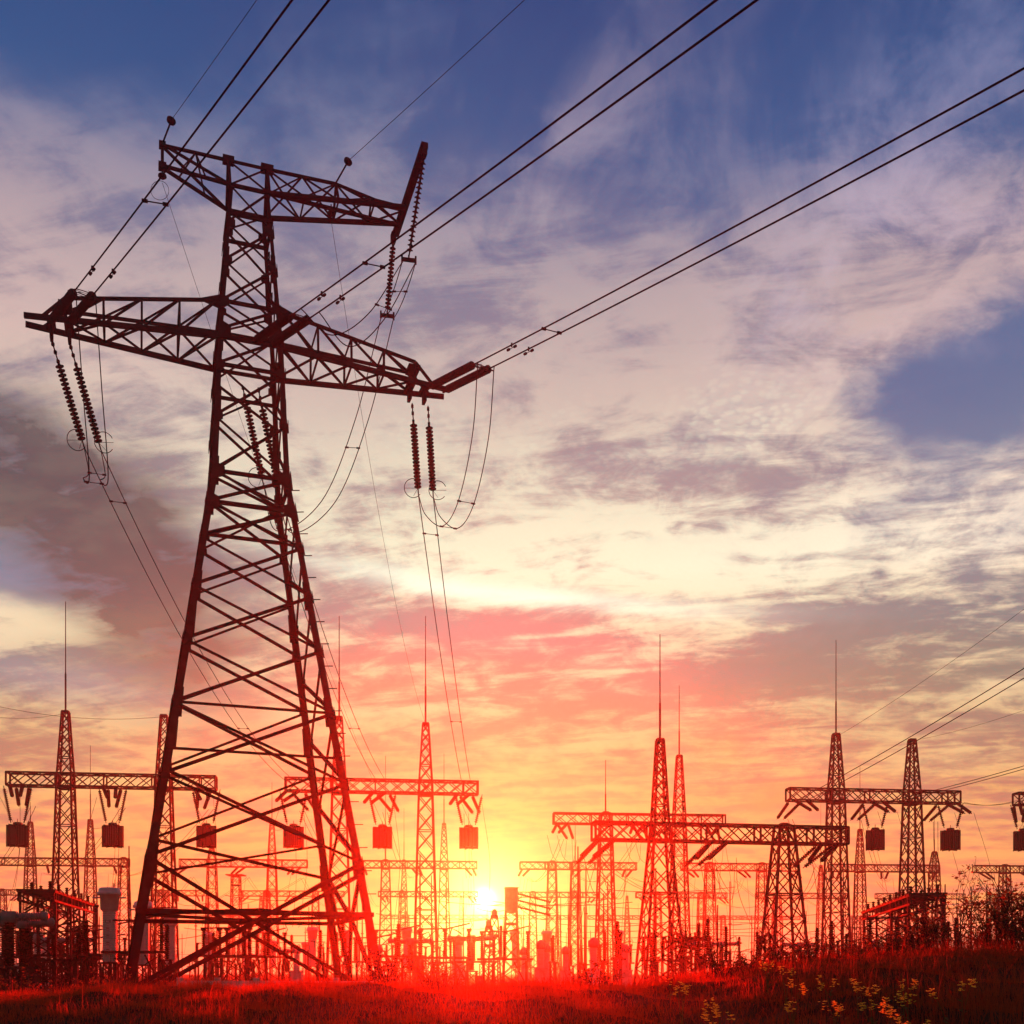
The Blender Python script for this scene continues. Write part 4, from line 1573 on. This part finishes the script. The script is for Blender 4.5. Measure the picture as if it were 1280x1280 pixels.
# feathered wisps at the right and high up
wis = SS(MA('ADD', MA('MULTIPLY', n_wsp, 0.7), MA('MULTIPLY', n_fin, 0.3)), 0.44, 0.66)
sky = MIX(MA('MULTIPLY', wis, MA('MULTIPLY', blob(1090, 345, 200, 120), 0.75)), sky, lin(208, 180, 196))
sky = MIX(MA('MULTIPLY', wis, MA('MULTIPLY', blob(620, 190, 330, 90, 0.3), 0.40)), sky, lin(190, 165, 180))
sky = MIX(MA('MULTIPLY', wis, MA('MULTIPLY', blob(1200, 100, 220, 120, 0.5), 0.35)), sky, lin(150, 150, 190))
# mackerel puffs in the middle of the sky
vor = N.new('ShaderNodeTexVoronoi')
vor.feature = 'SMOOTH_F1'
vadd = N.new('ShaderNodeVectorMath')
vadd.operation = 'ADD'
Lk.new(P1, vadd.inputs[0])
Lk.new(COMB(MA('MULTIPLY', n_fin, 0.05), MA('MULTIPLY', n_fib, 0.05), 0.0), vadd.inputs[1])
Lk.new(vadd.outputs[0], vor.inputs['Vector'])
vor.inputs['Scale'].default_value = 72.0
vor.inputs['Smoothness'].default_value = 0.35
puff = SS(vor.outputs['Distance'], 0.62, 0.20)
pmask = MA('MULTIPLY', MA('ADD', blob(830, 545, 190, 60), MA('MULTIPLY', blob(560, 560, 230, 60), 0.35)), SS(n_wsp, 0.36, 0.58), clamp=True)
sky = MIX(MA('MULTIPLY', pmask, 0.32), sky, MIX(puff, lin(176, 160, 172), lin(250, 236, 214)))
# blue-mauve hole under the bright streak, and the streak's sharp upper edge
sky = MIX(MA('MULTIPLY', blob(620, 738, 250, 13, -0.107, True), MA('ADD', 0.45, n_fib), clamp=True), sky, lin(282, 262, 246))
sky = MIX(MA('MULTIPLY', blob(520, 778, 170, 24, -0.107, True), 0.40), sky, lin(60, 128, 140))
sky = MIX(MA('MULTIPLY', blob(40, 722, 170, 18, -0.05, True), 0.55), sky, lin(128, 132, 170))
sky = MIX(MA('MULTIPLY', blob(80, 850, 160, 26, -0.02, True), 0.45), sky, lin(150, 140, 165))
# brown-grey plume drifting up at the left
pl = MA('ADD', blob(0, 592, 210, 72, -0.12), MA('ADD', blob(135, 675, 125, 66, -0.7), blob(215, 790, 100, 62, -0.9)))
pl = MA('MULTIPLY', pl, MA('ADD', 0.90, MA('ADD', CEN(n_fib, 2.2), CEN(n_fin, 2.0))), clamp=True)
sky = MIX(MA('MULTIPLY', pl, 0.93), sky, RAMP(ef, est([(10, (110, 76, 68)), (16, (84, 62, 62)), (22, (60, 50, 58)), (28, (70, 62, 74))])))
# the low sun, its disc and aureole
dot = N.new('ShaderNodeVectorMath')
dot.operation = 'DOT_PRODUCT'
Lk.new(tc.outputs['Generated'], dot.inputs[0])
dot.inputs[1].default_value = sun_dir
ang = MA('ARCCOSINE', MA('MINIMUM', dot.outputs['Value'], 1.0))


def aure(sig, amp, col):
    r = MA('DIVIDE', ang, R(sig))
    g_ = MA('MULTIPLY', MA('EXPONENT', MA('MULTIPLY', MA('MULTIPLY', r, r), -1.0)), amp)
    n = N.new('ShaderNodeVectorMath')
    n.operation = 'SCALE'
    n.inputs[0].default_value = col
    Lk.new(g_, n.inputs['Scale'])
    return n.outputs[0]


def ADD(a, b):
    n = N.new('ShaderNodeVectorMath')
    n.operation = 'ADD'
    Lk.new(a, n.inputs[0]); Lk.new(b, n.inputs[1])
    return n.outputs[0]


# red held down in the sky colour near the sun to offset the haze glow
sky = MIX(MA('EXPONENT', MA('MULTIPLY', MA('POWER', MA('DIVIDE', ang, R(22)), 2.0), -1.0)), sky, MIX(1.0, sky, (0.25, 1.0, 0.80, 1.0), 'MULTIPLY'))
nish = N.new('ShaderNodeTexSky')
nish.sky_type = 'NISHITA'
nish.sun_disc = False
nish.sun_elevation = SUN_EL
nish.sun_rotation = SUN_AZ
nsc = N.new('ShaderNodeVectorMath')
nsc.operation = 'SCALE'
Lk.new(nish.outputs[0], nsc.inputs[0])
nsc.inputs['Scale'].default_value = 0.02
sky = ADD(sky, nsc.outputs[0])
sky = ADD(sky, aure(0.42, 5.0, (1.0, 0.93, 0.75)))
sky = ADD(sky, aure(1.8, 0.45, (0.7, 0.72, 0.42)))
bg = N.new('ShaderNodeBackground')
Lk.new(sky, bg.inputs['Color'])
bg.inputs['Strength'].default_value = 0.154
wo = N.new('ShaderNodeOutputWorld')
Lk.new(bg.outputs[0], wo.inputs['Surface'])

# ------------------------------------------------------------------ sun lamp
sl = bpy.data.lights.new('Sun', 'SUN')
sl.energy = 5.0
sl.angle = R(0.5)
sl.color = (1.0, 0.008, 0.0015)
so = bpy.data.objects.new('Sun', sl)
COL.objects.link(so)
so.rotation_mode = 'QUATERNION'
so.rotation_quaternion = Vector((0, 0, 1)).rotation_difference(sun_dir)
so.location = (0, 0, 30)

# ------------------------------------------------------------------ camera and render
cam = bpy.data.cameras.new('Camera')
cam.sensor_width = 36.0
cam.lens = 36.0 * F / 1280.0
cam.shift_y = (HY - 640.0) / 1280.0
cam.clip_start = 0.1
cam.clip_end = 5000
co = bpy.data.objects.new('Camera', cam)
COL.objects.link(co)
co.location = (0, 0, EYE)
co.rotation_euler = (R(90), 0, 0)
sc.camera = co
sc.view_settings.view_transform = 'Standard'
sc.view_settings.look = 'None'
sc.view_settings.exposure = 2.7
sc.view_settings.gamma = 1.0
sc.cycles.use_denoising = True
sc.cycles.volume_bounces = 0
sc.cycles.max_bounces = 6
sc.cycles.transparent_max_bounces = 8
